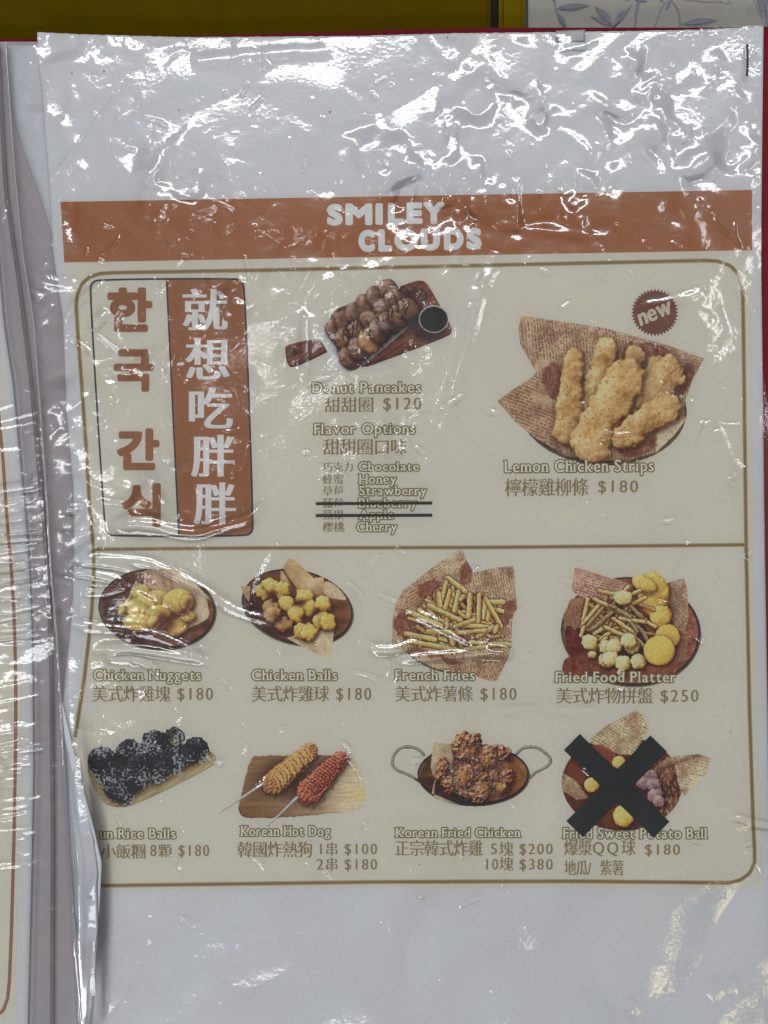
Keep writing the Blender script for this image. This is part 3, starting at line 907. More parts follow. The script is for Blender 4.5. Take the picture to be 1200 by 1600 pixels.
for a, b, s_ in ((240, 350, 1), (300, 300, 13), (390, 335, 2), (580, 390, 3), (430, 450, 4), (620, 490, 6), (740, 450, 7), (510, 540, 5), (720, 590, 8), (780, 600, 14), (400, 630, 9), (560, 680, 10), (620, 690, 15), (290, 490, 11), (310, 540, 12)):
    NB = NUG if s_ not in (11, 12, 9) else [(60, 28, 16), (108, 64, 34), (150, 108, 60), (178, 142, 90), (196, 172, 124)]
    cv.lump(cv.ell(370 + a / k, 860 + b / k, 76 / k, 68 / k, s_), NB, .42, 8, 100 + s_, amp=8, edge=.34)
for a, b in ((300, 390), (600, 580), (560, 440), (680, 520), (450, 690), (360, 580), (520, 450), (320, 360)):
    cv.blend(np.exp(-cv.ell(370 + a / k, 860 + b / k, 7, 5) ** 2) * .85, (74, 34, 20))
cv.wave(.12, 8, 4.)
picture('chicken_ball_picture', cv, .00015, ms, 'printed picture of chicken balls in an oval dark bowl')

def stick(cv, a, b, wd, seed, cols=None):
    cols = cols or FRY
    d = cv.dist([a, b]) + 1.1 * fbm(cv.X / 7., cv.Y / 7., seed + 2, 2)
    cv.blend(np.exp(-(np.clip(d - wd / 2, 0, 99) / 1.6) ** 2) * .7, (64, 34, 22))
    vx, vy = b[0] - a[0], b[1] - a[1]; L_ = math.hypot(vx, vy)
    side = ((cv.X - a[0]) * -vy + (cv.Y - a[1]) * vx) / L_ / (wd / 2)
    if vx < 0: side = -side
    t = np.clip(.62 - .32 * side + .16 * fbm(cv.X / 5., cv.Y / 5., seed), 0, 1)
    c_ = np.stack([np.interp(t, np.linspace(0, 1, len(cols)), np.array(cols, float)[:, j]) for j in range(3)], -1)
    cv.paint(d < wd / 2, c_)

# french fries
T = lambda pts: sc(600, 850, k, pts)
cv = Canvas(608, 852, 812, 1068, 1.25)
cv.paint(cv.ell(705, 985, 88, 66, .2) < 1, (92, 84, 70))
pm = cv.poly(T([(660, 30), (700, 130), (765, 240), (960, 195), (1100, 185), (1120, 440), (1135, 540), (1090, 640), (1080, 880), (1060, 960), (960, 1160), (900, 1165), (780, 1120), (450, 1060), (280, 980), (200, 910), (65, 880), (70, 660), (90, 530), (160, 390), (290, 290), (430, 180)]))
cv.newsprint(pm, 1.35, (178, 158, 126), (104, 74, 54), 111, 4.2)
cv.newsprint(cv.poly(T([(90, 530), (290, 290), (330, 520), (240, 570), (120, 620)])), -.5, (170, 142, 110), (102, 66, 48), 112, 4.4)
cv.newsprint(cv.poly(T([(430, 180), (660, 30), (690, 110), (560, 270), (350, 310)])), -.55, (182, 164, 132), (112, 84, 60), 113, 4.4)
cv.newsprint(cv.poly(T([(780, 1000), (1075, 900), (960, 1160), (780, 1120)])), 1.15, (170, 140, 108), (92, 56, 42), 114, 4.2)
RD = (112, 58, 44)
for q in ([(80, 600), (250, 560), (340, 720), (200, 830), (90, 760)], [(650, 200), (700, 130), (765, 250), (720, 350), (650, 330)], [(330, 320), (520, 290), (460, 380), (330, 520), (270, 380)], [(1000, 480), (1130, 480), (1090, 640), (980, 720)], [(250, 880), (560, 960), (700, 1020), (480, 1030)], [(480, 330), (1000, 480), (980, 760), (560, 920), (240, 860), (300, 560)]):
    mk = cv.poly(chaikin(T(q), 1, True), 4, 5)
    cv.blend(mk * (.66 + .45 * fbm(cv.X / 8, cv.Y / 8, 17)), RD)
cv.blend((cv.poly(chaikin(T([(440, 480), (740, 450), (760, 620), (560, 680), (440, 600)]), 1, True), 3, 6)) * .8, (58, 32, 26))
cv.blend((cv.poly(T([(360, 980), (480, 960), (560, 1050), (440, 1050)]))) * .7, (178, 164, 130))
rf = random.Random(5)
for i in range(70):
    a_ = rf.uniform(0, 6.28); rr_ = rf.uniform(0, 1) ** .5
    cx_, cy_ = 640 + 330 * rr_ * math.cos(a_), 650 + 230 * rr_ * math.sin(a_)
    an = rf.choice([rf.gauss(1.35, .35), rf.gauss(.2, .3), rf.gauss(.6, .4)]); hl = rf.uniform(55, 120)
    stick(cv, *T([(cx_ - hl * math.cos(an), cy_ - hl * math.sin(an)), (cx_ + hl * math.cos(an), cy_ + hl * math.sin(an))]), rf.uniform(4.2, 6.6), 400 + i, [(70, 40, 24), (112, 72, 38), (146, 110, 60), (172, 140, 88), (190, 166, 116)] if i < 36 else None)
for i, (a, b) in enumerate((((640, 390), (600, 560)), ((690, 420), (650, 470)), ((730, 430), (720, 610)), ((560, 400), (520, 540)), ((540, 285), (690, 400)), ((530, 320), (485, 500)), ((460, 420), (470, 520)), ((810, 430), (800, 650)), ((860, 470), (850, 620)), ((905, 500), (880, 640)), ((900, 490), (1010, 490)), ((860, 460), (990, 690)), ((970, 560), (1000, 570)), ((370, 550), (440, 640)), ((300, 560), (360, 620)), ((640, 690), (880, 700)), ((800, 780), (930, 700)), ((640, 750), (860, 730)), ((380, 740), (560, 750)), ((200, 570), (480, 690)), ((380, 520), (650, 650)), ((765, 640), (600, 700)), ((190, 760), (430, 810)), ((480, 850), (620, 900)), ((210, 820), (570, 890)), ((690, 890), (900, 865)), ((900, 850), (1060, 850)), ((960, 700), (940, 740)))):
    stick(cv, *T([a, b]), (7.4, 6.2, 8.0, 6.8)[i % 4], 120 + i)
for txt, px_, py_, hh in (('thai for', 793, 884, 9), ('tea prty', 782, 888, 9)):
    mm = np.zeros(cv.a.shape, bool); pos = 0
    for ch in txt:
        if ch == ' ': pos += 3; continue
        v, ed = glyph(ch)
        mm |= rast(cv, px_ + v[:, 1] * hh, py_ + pos + (v[:, 0] - v[:, 0].min()) * hh * .8, ed)
        pos += (v[:, 0].max() - v[:, 0].min()) * hh * .8 + 1.2
    cv.blend(mm * .8, (84, 60, 46))
cv.wave(.14, 9, 4.)
picture('french_fry_picture', cv, .00015, ms, 'printed picture of french fries in news-printed paper')

# fried food platter
k2 = 4.615; T = lambda pts: sc(850, 870, k2, pts)
cv = Canvas(868, 880, 1098, 1078, 1.25)
bowl(cv, 984, 987, 109.5, 86, .08, (96, 56, 44), seed=131)
cv.newsprint(cv.poly(T([(215, 70), (480, 150), (640, 200), (560, 300), (300, 300), (230, 270), (188, 240)])), .28, (184, 152, 132), (104, 66, 54), 132, 4.2, (150, 108, 86))
cv.newsprint(cv.poly(T([(858, 190), (1000, 148), (1025, 250), (1030, 440), (1000, 545), (930, 500), (880, 330)])), -.85, (176, 152, 122), (96, 62, 46), 133, 4.0)
cv.newsprint(cv.poly(T([(960, 560), (1030, 570), (1015, 740), (930, 760)])), .6, (150, 110, 86), (100, 60, 46), 134, 4.0)
cv.newsprint(cv.poly(T([(180, 300), (280, 290), (250, 500), (150, 560), (130, 440)])), 1.3, (146, 106, 80), (92, 54, 42), 137, 4.4)
for q, cc in (([(115, 800), (150, 710), (300, 690), (400, 800), (380, 860), (150, 860)], (116, 62, 48)), ([(160, 470), (250, 560), (300, 700), (160, 720), (140, 560)], (100, 48, 40)), ([(840, 840), (950, 770), (940, 850)], (128, 80, 56))):
    m_ = cv.poly(chaikin(T(q), 1, True)); cv.paint(m_, (np.zeros(cv.rgb.shape) + np.array(cc, float)) * (1 + .3 * fbm(cv.X / 9, cv.Y / 9, 136))[..., None])
cv.blend((cv.poly(chaikin(T([(250, 380), (560, 330), (760, 520), (730, 760), (500, 820), (260, 640)]), 2, True))) * .75, (60, 30, 26))
cv.lump(cv.ell(1019, 928, 25, 36, -.2), NUG, .4, 9, 141, amp=13); cv.lump(cv.ell(1031, 963, 17, 19, .3), NUG, .4, 7, 142, amp=9); cv.lump(cv.ell(1004, 912, 20, 12, .5), NUG, .3, 7, 148, amp=8)
rf = random.Random(8)
for i in range(46):
    cx_, cy_ = rf.uniform(300, 720), rf.uniform(330, 600)
    an = rf.choice([rf.gauss(2.1, .3), rf.gauss(.6, .35), rf.gauss(.1, .3)]); hl = rf.uniform(40, 95)
    stick(cv, *T([(cx_ - hl * math.cos(an), cy_ - hl * math.sin(an)), (cx_ + hl * math.cos(an), cy_ + hl * math.sin(an))]), rf.uniform(3.8, 5.6), 500 + i, [(70, 40, 24), (112, 72, 38), (146, 110, 60), (172, 140, 88), (190, 166, 116)])
DK = [(48, 30, 24), (84, 62, 44), (128, 106, 72), (160, 138, 98), (186, 166, 126)]
for i, (a, b, dk) in enumerate((((310, 300), (265, 500), 0), ((400, 330), (270, 480), 0), ((420, 360), (300, 500), 1), ((480, 400), (340, 520), 1), ((280, 500), (260, 560), 0), ((350, 300), (480, 360), 0), ((390, 240), (560, 280), 0), ((600, 210), (530, 290), 0), ((680, 240), (580, 290), 0), ((720, 290), (620, 340), 0), ((470, 350), (620, 420), 1), ((600, 340), (680, 420), 1), ((540, 440), (740, 470), 0), ((430, 500), (360, 550), 0), ((470, 540), (400, 590), 0), ((430, 500), (600, 580), 0), ((490, 440), (650, 550), 0), ((620, 480), (660, 530), 1), ((690, 520), (730, 590), 1), ((640, 570), (710, 640), 0), ((440, 580), (360, 660), 0), ((740, 470), (790, 500), 0), ((520, 380), (610, 430), 1))):
    stick(cv, *T([a, b]), 5.6, 150 + i, DK if dk else None)
cv.lump(cv.ell(*T([(560, 290)])[0], 15, 11), [(120, 90, 50), (160, 136, 84), (190, 168, 110), (204, 184, 132), (214, 198, 156)], .5, 5, 143, amp=6)
BL = [(110, 74, 34), (160, 128, 72), (190, 166, 106), (206, 186, 136), (218, 204, 166)]
for i, (a, b) in enumerate(((320, 610), (450, 650), (500, 640), (625, 640), (440, 740), (470, 730), (560, 760), (670, 750), (340, 700), (600, 600), (550, 830))):
    cv.lump(cv.ell(*T([(a, b)])[0], 12.5 if i not in (8, 10) else 7, 12 if i not in (8, 10) else 6), BL, .45, 5, 180 + i, amp=8, edge=.2)
SM = [(130, 92, 34), (170, 132, 54), (192, 156, 72), (202, 168, 84), (210, 180, 106)]
cv.lump(cv.ell(*T([(880, 570)])[0], 19, 19), SM, .10, 6, 145, amp=7, edge=.05)
cv.lump(cv.ell(*T([(820, 670)])[0], 24, 23), SM, .10, 6, 146, amp=7, edge=.04)
for txt, px_, py_, hh in (('ank you for a', 891, 912, 9.5), ('y tea party', 897, 923, 9.5)):
    mm = np.zeros(cv.a.shape, bool); pos = 0
    for ch in txt:
        if ch == ' ': pos += 3; continue
        v, ed = glyph(ch)
        xx = pos + (v[:, 0] - v[:, 0].min()) * hh * .8
        mm |= rast(cv, px_ + xx, py_ - v[:, 1] * hh + xx * .22, ed)
        pos += (v[:, 0].max() - v[:, 0].min()) * hh * .8 + 1.2
    cv.blend(dil(mm, .5) * cv.a * .8, (84, 50, 42))
cv.wave(.13, 10, 4.)
picture('fried_platter_picture', cv, .00015, ms, 'printed picture of a mixed fried platter with fries and two round patties')

# rice balls on a tray
k3 = 5.; T = lambda pts: sc(120, 1120, k3, pts)
cv = Canvas(124, 1128, 344, 1266, 1.25)
tr_ = np.zeros(cv.rgb.shape) + np.array((160, 146, 104.)); tr_ *= (1 + .22 * fbm((cv.X * .86 - cv.Y * .5) / 30., (cv.X * .5 + cv.Y * .86) / 3., 201))[..., None]
m = cv.poly(chaikin(T([(75, 400), (140, 300), (1020, 240), (1085, 280), (1105, 330), (1060, 390), (450, 692), (320, 698), (240, 680), (180, 620)]), 2, True))
cv.paint(m, tr_)
cv.blend(np.exp(-cv.dist(T([(1100, 350), (1050, 395), (450, 692), (300, 698), (220, 670)])) / 2.) * .8, (104, 92, 62))
cv.paint(cv.poly(chaikin(T([(120, 420), (300, 420), (1000, 260), (1030, 300), (860, 390), (520, 530), (440, 620), (330, 655), (270, 640)]), 2, True), 2, 3), (44, 36, 32))
cv.blend((cv.poly(T([(520, 530), (900, 350), (1040, 290), (1040, 330), (480, 620), (380, 640)])) ) * .8, (150, 128, 84))
NORI = [(10, 10, 13), (20, 21, 25), (30, 31, 37), (44, 45, 52), (70, 72, 80)]
for i, (a, b, r) in enumerate(((770, 150, 78), (770, 210, 70), (940, 240, 92), (620, 195, 100), (420, 270, 104), (210, 330, 106), (760, 320, 100), (600, 400, 108), (500, 360, 90), (300, 470, 100), (430, 470, 110), (330, 560, 90), (380, 600, 60), (880, 290, 70), (700, 380, 60))):
    cv.lump(cv.ell(120 + a / k3, 1120 + b / k3, r / k3 * 1.1, r / k3 * 1.02), NORI, .55, 5.5, 210 + i, amp=12, edge=.16, shadow=True, bump=.3)
n1 = fbm(cv.X / 4.2, cv.Y / 3.8, 220, 3); n2 = pnoise(cv.X / 24., cv.Y / 24., 222)
dark = (cv.rgb.sum(-1) < 300) & cv.a
cv.blend(dark * np.clip((n1 - .22 + .9 * np.clip(n2, -.5, .4)) * 9, 0, 1) * .85, (150, 150, 154))
cv.blend(dark * (cv.ell(276, 1157, 8, 7) < 1) * np.clip(.4 + n1, 0, 1), (170, 160, 128))
picture('rice_ball_picture', cv, .00015, ms, 'printed picture of dark seaweed rice balls heaped on a small tray')

# hot dogs on a board
T = lambda pts: sc(340, 1120, k2, pts)
cv = Canvas(342, 1158, 580, 1294, 1.25)
m = cv.poly(chaikin(T([(240, 285), (300, 268), (950, 266), (1000, 320), (1040, 440), (1075, 560), (1060, 665), (700, 702), (230, 728), (165, 700), (152, 640), (200, 440)]), 2, True), 1.5, 2)
f_ = np.clip((cv.X - 390) / 170., 0, 1)[..., None]
wd_ = np.array((134, 98, 64.)) * (1 - f_) + np.array((184, 168, 138.)) * f_
wd_ = wd_ * (1 + .16 * fbm(cv.X / 34., (cv.Y + .06 * cv.X) / 4., 231))[..., None]
cv.paint(m, wd_)
cv.blend(np.exp(-cv.dist(T([(155, 650), (170, 700), (235, 727), (700, 700), (1000, 672)])) / 2.4) * np.clip(1.1 - (cv.X - 380) / 150., .05, 1), (74, 46, 28))
cv.blend((cv.Y > 1256 + .0 * cv.X) * .3 * np.clip(1.2 - (cv.X - 380) / 130., 0, 1), (90, 58, 34))
cv.blend(np.exp(-cv.ell(430, 1205, 46, 22, -.75) ** 2) * .75, (62, 40, 28)); cv.blend(np.exp(-cv.ell(470, 1225, 34, 20, -.7) ** 2) * .8, (56, 34, 26)); cv.blend(np.exp(-cv.ell(505, 1195, 30, 14, -.8) ** 2) * .7, (60, 38, 28))
cv.blend(np.exp(-cv.ell(562, 1238, 14, 9) ** 2) * .5, (190, 160, 80))
HD1 = [(70, 34, 18), (112, 62, 34), (146, 92, 52), (170, 122, 74), (190, 152, 108)]
HD2 = [(64, 24, 18), (116, 48, 34), (154, 70, 48), (180, 98, 70), (198, 136, 106)]
cv.lump(cv.capsule(429, 1221, 19, 484, 1173, 14.5), HD1, .6, 4, 241, amp=11, edge=.16, bump=.4)
for i in range(15):
    t = i / 14.; a, b = 432 + 50 * t, 1216 - 44 * t
    cv.paint(cv.dist(chaikin([(a - 8 + random.uniform(-2, 1), b - 9), (a + 2 + random.uniform(-3, 3), b + 1), (a + 4 + random.uniform(-1, 5), b + 12)], 2)) < .85, (196, 164, 92))
cv.lump(cv.capsule(485, 1235, 21, 532, 1184, 13), HD2, .65, 4, 242, amp=12, edge=.18, bump=.45)
for i in range(14):
    t = i / 13.; a, b = 486 + 44 * t, 1232 - 46 * t
    cv.blend((cv.dist(chaikin([(a - 9, b - 7), (a + 3, b), (a + 8, b + 11)], 2)) < 1.0) * .6, (74, 26, 20))
for (a, b) in (((412, 1222.5), (346, 1267)), ((465, 1244), (419, 1289))):
    n_ = np.clip(((cv.X - a[0]) * (b[0] - a[0]) + (cv.Y - a[1]) * (b[1] - a[1])) / ((b[0] - a[0]) ** 2 + (b[1] - a[1]) ** 2), 0, 1)
    d = cv.dist([a, b]); wd = 2.4 - 1.2 * n_
    cv.paint(d < wd, (110, 104, 100)); cv.paint(cv.dist([(a[0] - .5, a[1] - .8), (b[0] - .5, b[1] - .6)]) < wd - .8, (188, 186, 184))
cv.wave(.10, 11, 4.)
picture('hot_dog_picture', cv, .00015, ms, 'printed picture of two crusted hot dogs on sticks on a board')

# korean fried chicken in a pan with two handles
k4 = 4.444; T = lambda pts: sc(600, 1120, k4, pts)
cv = Canvas(606, 1136, 868, 1262, 1.25)
for hpts in ([(275, 255), (250, 225), (200, 200), (120, 200), (70, 250), (52, 310), (80, 360), (140, 378), (200, 410), (245, 440)], [(915, 250), (950, 212), (1000, 200), (1060, 204), (1120, 245), (1158, 290), (1140, 330), (1080, 360), (1040, 380), (1012, 412)]):
    q = chaikin(T(hpts), 2)
    cv.paint(cv.dist(q) < 2.6, (74, 70, 62)); cv.paint(cv.dist([(a - .3, b - .5) for a, b in q]) < .9, (150, 146, 134))
bowl(cv, 739.5, 1209, 88, 49, .02, (92, 58, 34), seed=251)
cv.blend((cv.ell(690, 1235, 50, 20, .3) < 1) * .5, (40, 24, 18))
m = sheet_(cv, T([(342, 168), (480, 182), (470, 330), (400, 400), (350, 450), (345, 560), (520, 600), (330, 520), (350, 430), (322, 340)]), (168, 150, 118), 252)
for i, (a, b, rx, ry, ro) in enumerate(((400, 370, 48, 90, .2), (450, 470, 46, 70, 0), (560, 200, 88, 100, .1), (620, 150, 60, 50, 0), (800, 240, 80, 58, .2), (720, 270, 62, 80, 0), (760, 430, 56, 70, 0), (850, 410, 50, 62, 0), (820, 490, 44, 44, 0), (600, 440, 118, 130, .5), (660, 520, 70, 80, 0), (560, 400, 60, 80, 0))):
    cv.lump(cv.ell(600 + a / k4, 1120 + b / k4, rx / k4, ry / k4, ro), KFC, .95, 6.5, 260 + i, amp=11, edge=.30, bump=.42)
n1 = fbm(cv.X / 4., cv.Y / 4., 270, 3)
cv.blend((np.abs(n1 + .05) < .07) * (cv.ell(742, 1202, 50, 44) < 1) * .55, (196, 168, 146))
for a, b in ((545, 400), (800, 480), (720, 290), (600, 230), (690, 480)):
    cv.blend(np.exp(-cv.ell(600 + a / k4, 1120 + b / k4, 7, 9) ** 2) * .6, (176, 128, 62))
cv.wave(.16, 12, 3.)
picture('fried_chicken_picture', cv, .00015, ms, 'printed picture of glazed fried chicken in a pan with two wire handles')

# sweet potato balls (crossed out)
k5 = 3.43; T = lambda pts: sc(850, 1090, k5, pts)
cv = Canvas(872, 1102, 1114, 1300, 1.1)
cv.paint(cv.ell(970, 1222, 94, 74, .05) < 1, (86, 50, 38))
cv.newsprint(cv.poly(T([(490, 60), (515, 75), (555, 165), (470, 300), (400, 300), (250, 240), (240, 215), (330, 140)])), .55, (186, 172, 136), (110, 90, 64), 281, 4.4)
cv.newsprint(cv.poly(T([(100, 400), (170, 440), (230, 530), (170, 540), (95, 490), (92, 440)])), .5, (170, 150, 116), (104, 80, 56), 282, 4.2)
cv.newsprint(cv.poly(T([(560, 390), (660, 310), (820, 294), (890, 318), (860, 400), (745, 520), (720, 480), (690, 350)])), .2, (188, 176, 144), (120, 100, 76), 283, 4.6)
cv.fold(cv.a, T([(580, 385), (690, 345), (830, 300)]), (104, 62, 40), 5, .8)
for q, cc in (([(240, 240), (330, 250), (400, 320), (380, 370), (300, 300)], (132, 66, 50)), ([(140, 330), (220, 400), (210, 470), (110, 400)], (116, 58, 42)), ([(600, 400), (690, 350), (680, 430), (640, 470)], (130, 76, 56)), ([(620, 540), (740, 520), (700, 610), (650, 640)], (122, 74, 58)), ([(290, 650), (380, 560), (500, 680), (340, 690)], (110, 60, 44))):
    cv.blend(cv.poly(chaikin(T(q), 1, True), 3, 8) * .85, cc)
PUR = [(46, 24, 30), (88, 54, 60), (122, 88, 92), (150, 118, 120), (180, 156, 156)]
for a, b, r in ((560, 420, 48), (530, 450, 44), (580, 460, 40), (590, 520, 44), (610, 550, 36)):
    cv.lump(cv.ell(850 + a / k5, 1090 + b / k5, r / k5, r / k5 * .9), PUR, .5, 5, 290 + int(a), amp=7, edge=.15)
for a, b, rx, ry in ((395, 340, 36, 34), (250, 460, 40, 40), (420, 625, 56, 58)):
    cv.lump(cv.ell(850 + a / k5, 1090 + b / k5, rx / k5, ry / k5), [(120, 74, 26), (166, 122, 48), (192, 156, 72), (204, 176, 96), (214, 194, 130)], .25, 6, 300 + int(a), amp=7, edge=.08)
n1 = fbm(cv.X / 3.5, cv.Y / 9., 305, 3)
cv.blend((n1 > .2) * (cv.X > 1020) * (cv.Y > 1180) * .5, (178, 160, 132))
cv.wave(.13, 13, 4.)
picture('sweet_potato_picture', cv, .00015, ms, 'printed picture of sweet potato balls, crossed out in black')

# ------------------------------------------------------------------ captions
caption('dish_caption', ms, 'donut pancakes caption and price', [('L', 'Donut Pancakes', 487, 659, 597, 615), ('C', '甜甜圈', 507, 585, 621, 645), ('D', '$120', 597, 660, 622, 641)], (480, 590, 668, 652), -.006)
caption('flavour_list', ms, 'list of donut flavours', [('L', 'Flavor Options', 490, 650, 661, 679), ('C', '甜甜圈口味', 505, 636, 686, 711)], (484, 654, 680, 716), -.006)
FLV = [('巧克力', 553, 722, 737, 'Chocolate', 559, 656), ('蜂蜜', 538, 741, 757, 'Honey', 560, 621), ('草莓', 538, 759, 775, 'Strawberry', 560, 668), ('藍莓', 538, 778, 794, 'Blueberry', 559, 653), ('蘋果', 538, 796, 812, 'Apple', 560, 617), ('櫻桃', 539, 815, 831, 'Cherry', 556, 622)]
for cj, xe, a, b, en, e0, e1 in FLV:
    caption('flavour_line', ms, None, [('C', cj, 504, xe, a, b), ('L', en, e0, e1, a - .5, b - .5)], (498, a - 5, 676, b + 8), -.004)
caption('dish_caption', ms, 'lemon chicken strips caption and price', [('L', 'Lemon Chicken Strips', 786, 1021, 718, 738), ('C', '檸檬雞柳條', 788, 918, 747, 775), ('D', '$180', 931, 997, 751, 770)], (780, 710, 1030, 780), -.008)
caption('dish_caption', ms, 'chicken nuggets caption and price', [('L', 'Chicken Nuggets', 147, 317, 1044, 1062), ('C', '美式炸雞塊', 146, 268, 1070, 1095), ('D', '$180', 277, 336, 1073, 1092)], (140, 1036, 342, 1100))
caption('dish_caption', ms, 'chicken balls caption and price', [('L', 'Chicken Balls', 393, 529, 1044, 1062), ('C', '美式炸雞球', 394, 515, 1070, 1095), ('D', '$180', 524, 582, 1073, 1092)], (388, 1036, 588, 1100))
caption('dish_caption', ms, 'french fries caption and price', [('L', 'French Fries', 616, 743, 1044, 1062), ('C', '美式炸薯條', 617, 739, 1070, 1095), ('D', '$180', 748, 808, 1073, 1092)], (610, 1036, 814, 1100))
caption('dish_caption', ms, 'fried food platter caption and price', [('L', 'Fried Food Platter', 865, 1055, 1047, 1065), ('C', '美式炸物拼盤', 867, 1019, 1073, 1098), ('D', '$250', 1028, 1091, 1076, 1095)], (860, 1040, 1097, 1103))
caption('dish_caption', ms, 'rice balls caption and price', [('L', 'un Rice Balls', 157, 278, 1291, 1308), ('C', '小飯糰', 160, 230, 1316, 1339), ('D', '8', 235, 248, 1317, 1335), ('C', '顆', 249, 270, 1316, 1337), ('D', '$180', 279, 330, 1317, 1335)], (150, 1284, 336, 1344))
caption('dish_caption', ms, 'hot dog caption and two prices', [('L', 'Korean Hot Dog', 376, 518, 1287, 1304), ('C', '韓國炸熱狗', 372, 489, 1312, 1337), ('D', '1', 495, 509, 1315, 1332), ('C', '串', 509, 529, 1313, 1335), ('D', '$100', 537, 591, 1315, 1332), ('D', '2', 493, 508, 1339, 1356), ('C', '串', 509, 529, 1337, 1358), ('D', '$180', 537, 591, 1339, 1356)], (368, 1280, 598, 1364))
caption('dish_caption', ms, 'fried chicken caption and two prices', [('L', 'Korean Fried Chicken', 617, 813, 1290, 1306), ('C', '正宗韓式炸雞', 617, 754, 1310, 1335), ('D', '5', 764, 778, 1315, 1332), ('C', '塊', 779, 801, 1312, 1335), ('D', '$200', 809, 864, 1315, 1332), ('D', '10', 754, 779, 1339, 1356), ('C', '塊', 779, 801, 1336, 1358), ('D', '$380', 809, 864, 1339, 1356)], (612, 1282, 870, 1364))
caption('dish_caption', ms, 'sweet potato ball caption and price', [('L', 'Fried Sweet Potato Ball', 877, 1104, 1290, 1308), ('C', '爆漿QQ球', 880, 991, 1309, 1334), ('D', '$180', 1004, 1062, 1316, 1333), ('C', '地瓜/紫薯', 880, 973, 1341, 1365)], (872, 1282, 1112, 1370))

ribbons('strike_line', [([(494, 787), (675, 786)], 4.6, .00030, False, 0)], [M['black']], ms)
ribbons('strike_line', [([(494, 805.5), (675, 805)], 4.6, .00030, False, 0)], [M['black']], ms)
ribbons('cross_mark', [([(892, 1157.5), (1031.5, 1294)], 35, .00030, False, 0), ([(1027, 1160), (896.5, 1293)], 36, .00036, False, 0)], [M['black']], ms)

# bent-over left margin: the sheet's back shows white
FL = smooth_curve([(99, 1096), (104, 1160), (109, 1217), (112, 1300), (119, 1412), (124, 1446), (121, 1468), (127, 1544), (133, 1600), (138, 1700)], 1, 6)
FR = smooth_curve([(100, 1096), (115, 1161), (131, 1225), (150, 1296), (161, 1345), (158, 1405), (154, 1469), (148, 1544), (142, 1600), (140, 1700)], 1, 5)
def flap_f(u, v):
    y = 1096 + v * 604; return FL(y) + u * (FR(y) - FL(y)), y + 0 * u
def flap_z(px, py):
    u = np.clip((px - FL(py)) / np.maximum(FR(py) - FL(py), 1), 0, 1)
    hgt = np.clip((FR(py) - FL(py)) / 42., 0, 1)
    return page_z(FL(py), py) + .0002 + hgt * (.0034 * np.clip(u * 2.2, 0, 1) ** .6 + .0010 * u) + .0006 * hgt * pnoise(px / 22., py / 70., 44)
solid(patch('bent_margin', flap_f, 14, 150, 0, [M['paper_back']], ms, flap_z), .00012)

for a, b, w_ in ((115, 118, 1.6), (165, 115, 2.0), (282, 175, 1.5), (699, 62, 1.6), (516, 178, 2.2), (132, 1316, 2.4), (1139, 1142, 1.2), (655, 1348, 1.1)):
    ribbons('ink_speck', [([(a - .9, b - w_ / 2), (a + .4, b + w_ / 2)], w_, .0004, False, 0)], [M['navy']], ms)
# staple and tape
st = tube('staple', [(1164.5, 73), (1165, 84), (1165, 110), (1164, 122)], .00034, .0030, [M['staple']], ms, 8, page_z, 1.)
tp_ = empty('adhesive_tape', 0, 0, 0, 'short piece of grey tape folded over the top edge of the menu', 'tape')
solid(patch('tape_strip', lambda u, v: (867 + u * 46, 52 + v * 18 - 2 * u), 12, 8, .00040, [M['tape']], tp_), .00008)
solid(patch('tape_end', lambda u, v: (869 + u * 45 - v, 71 + v * 12 - 2 * u + 1.0 * np.sin(u * 9)), 12, 8, .00062, [M['paper']], tp_), .00025)

# facing sheet in the left pocket
ls = empty('menu_sheet', 0, 0, 0, 'facing menu sheet at the left edge, only its beige right margin showing', 'menu')
zl = lambda px, py: .0016 + .0004 * pnoise(px / 60., py / 140., 12)
solid(patch('paper', lambda u, v: (-420 + u * (S1(90 + v * 1610) - 3 + 420), 90 + v * 1610), 60, 200, 0, [M['paper']], ls, zl), .00012)
LO = smooth_curve([(-8, 500), (0, 640), (8, 720), (13, 800), (20, 880), (25, 960), (27.5, 1050), (27.5, 1150), (25, 1300), (21, 1450), (17.5, 1530)], 1, 12)
patch('beige_panel', lambda u, v: (-390 + u * (LO(400 + v * 1197) + 9 + 390 + np.where(v > .93, (v - .93) * 60, 0)), 400 + v * 1197), 60, 200, .00007, [M['beige']], ls, zl)
yy = np.linspace(420, 1530, 60)
fr_pts = [(LO(y), y) for y in yy] + [(15, 1556), (8, 1575), (-4, 1584), (-20, 1586), (-200, 1588)]
p_ = resample(fr_pts, 4.)
co = []
t_ = np.gradient(p_, axis=0); t_ /= np.hypot(t_[:, 0], t_[:, 1])[:, None]
for s in (-.5, .5):
    g = p_ + np.stack([-t_[:, 1], t_[:, 0]], -1) * s * 5.2
    co.append(P(g[:, 0], g[:, 1], zl(g[:, 0], g[:, 1]) + .00016))
me = mesh_np('frame_line', np.stack(co, 1), grid_quads(len(p_), 2)); fix_up(me)
link('frame_line', me, ls, [M['rust']])

# ------------------------------------------------------------------ the clear pockets
def gauss(px, py, cx, cy, sx, sy): return np.exp(-((px - cx) / sx) ** 2 - ((py - cy) / sy) ** 2)

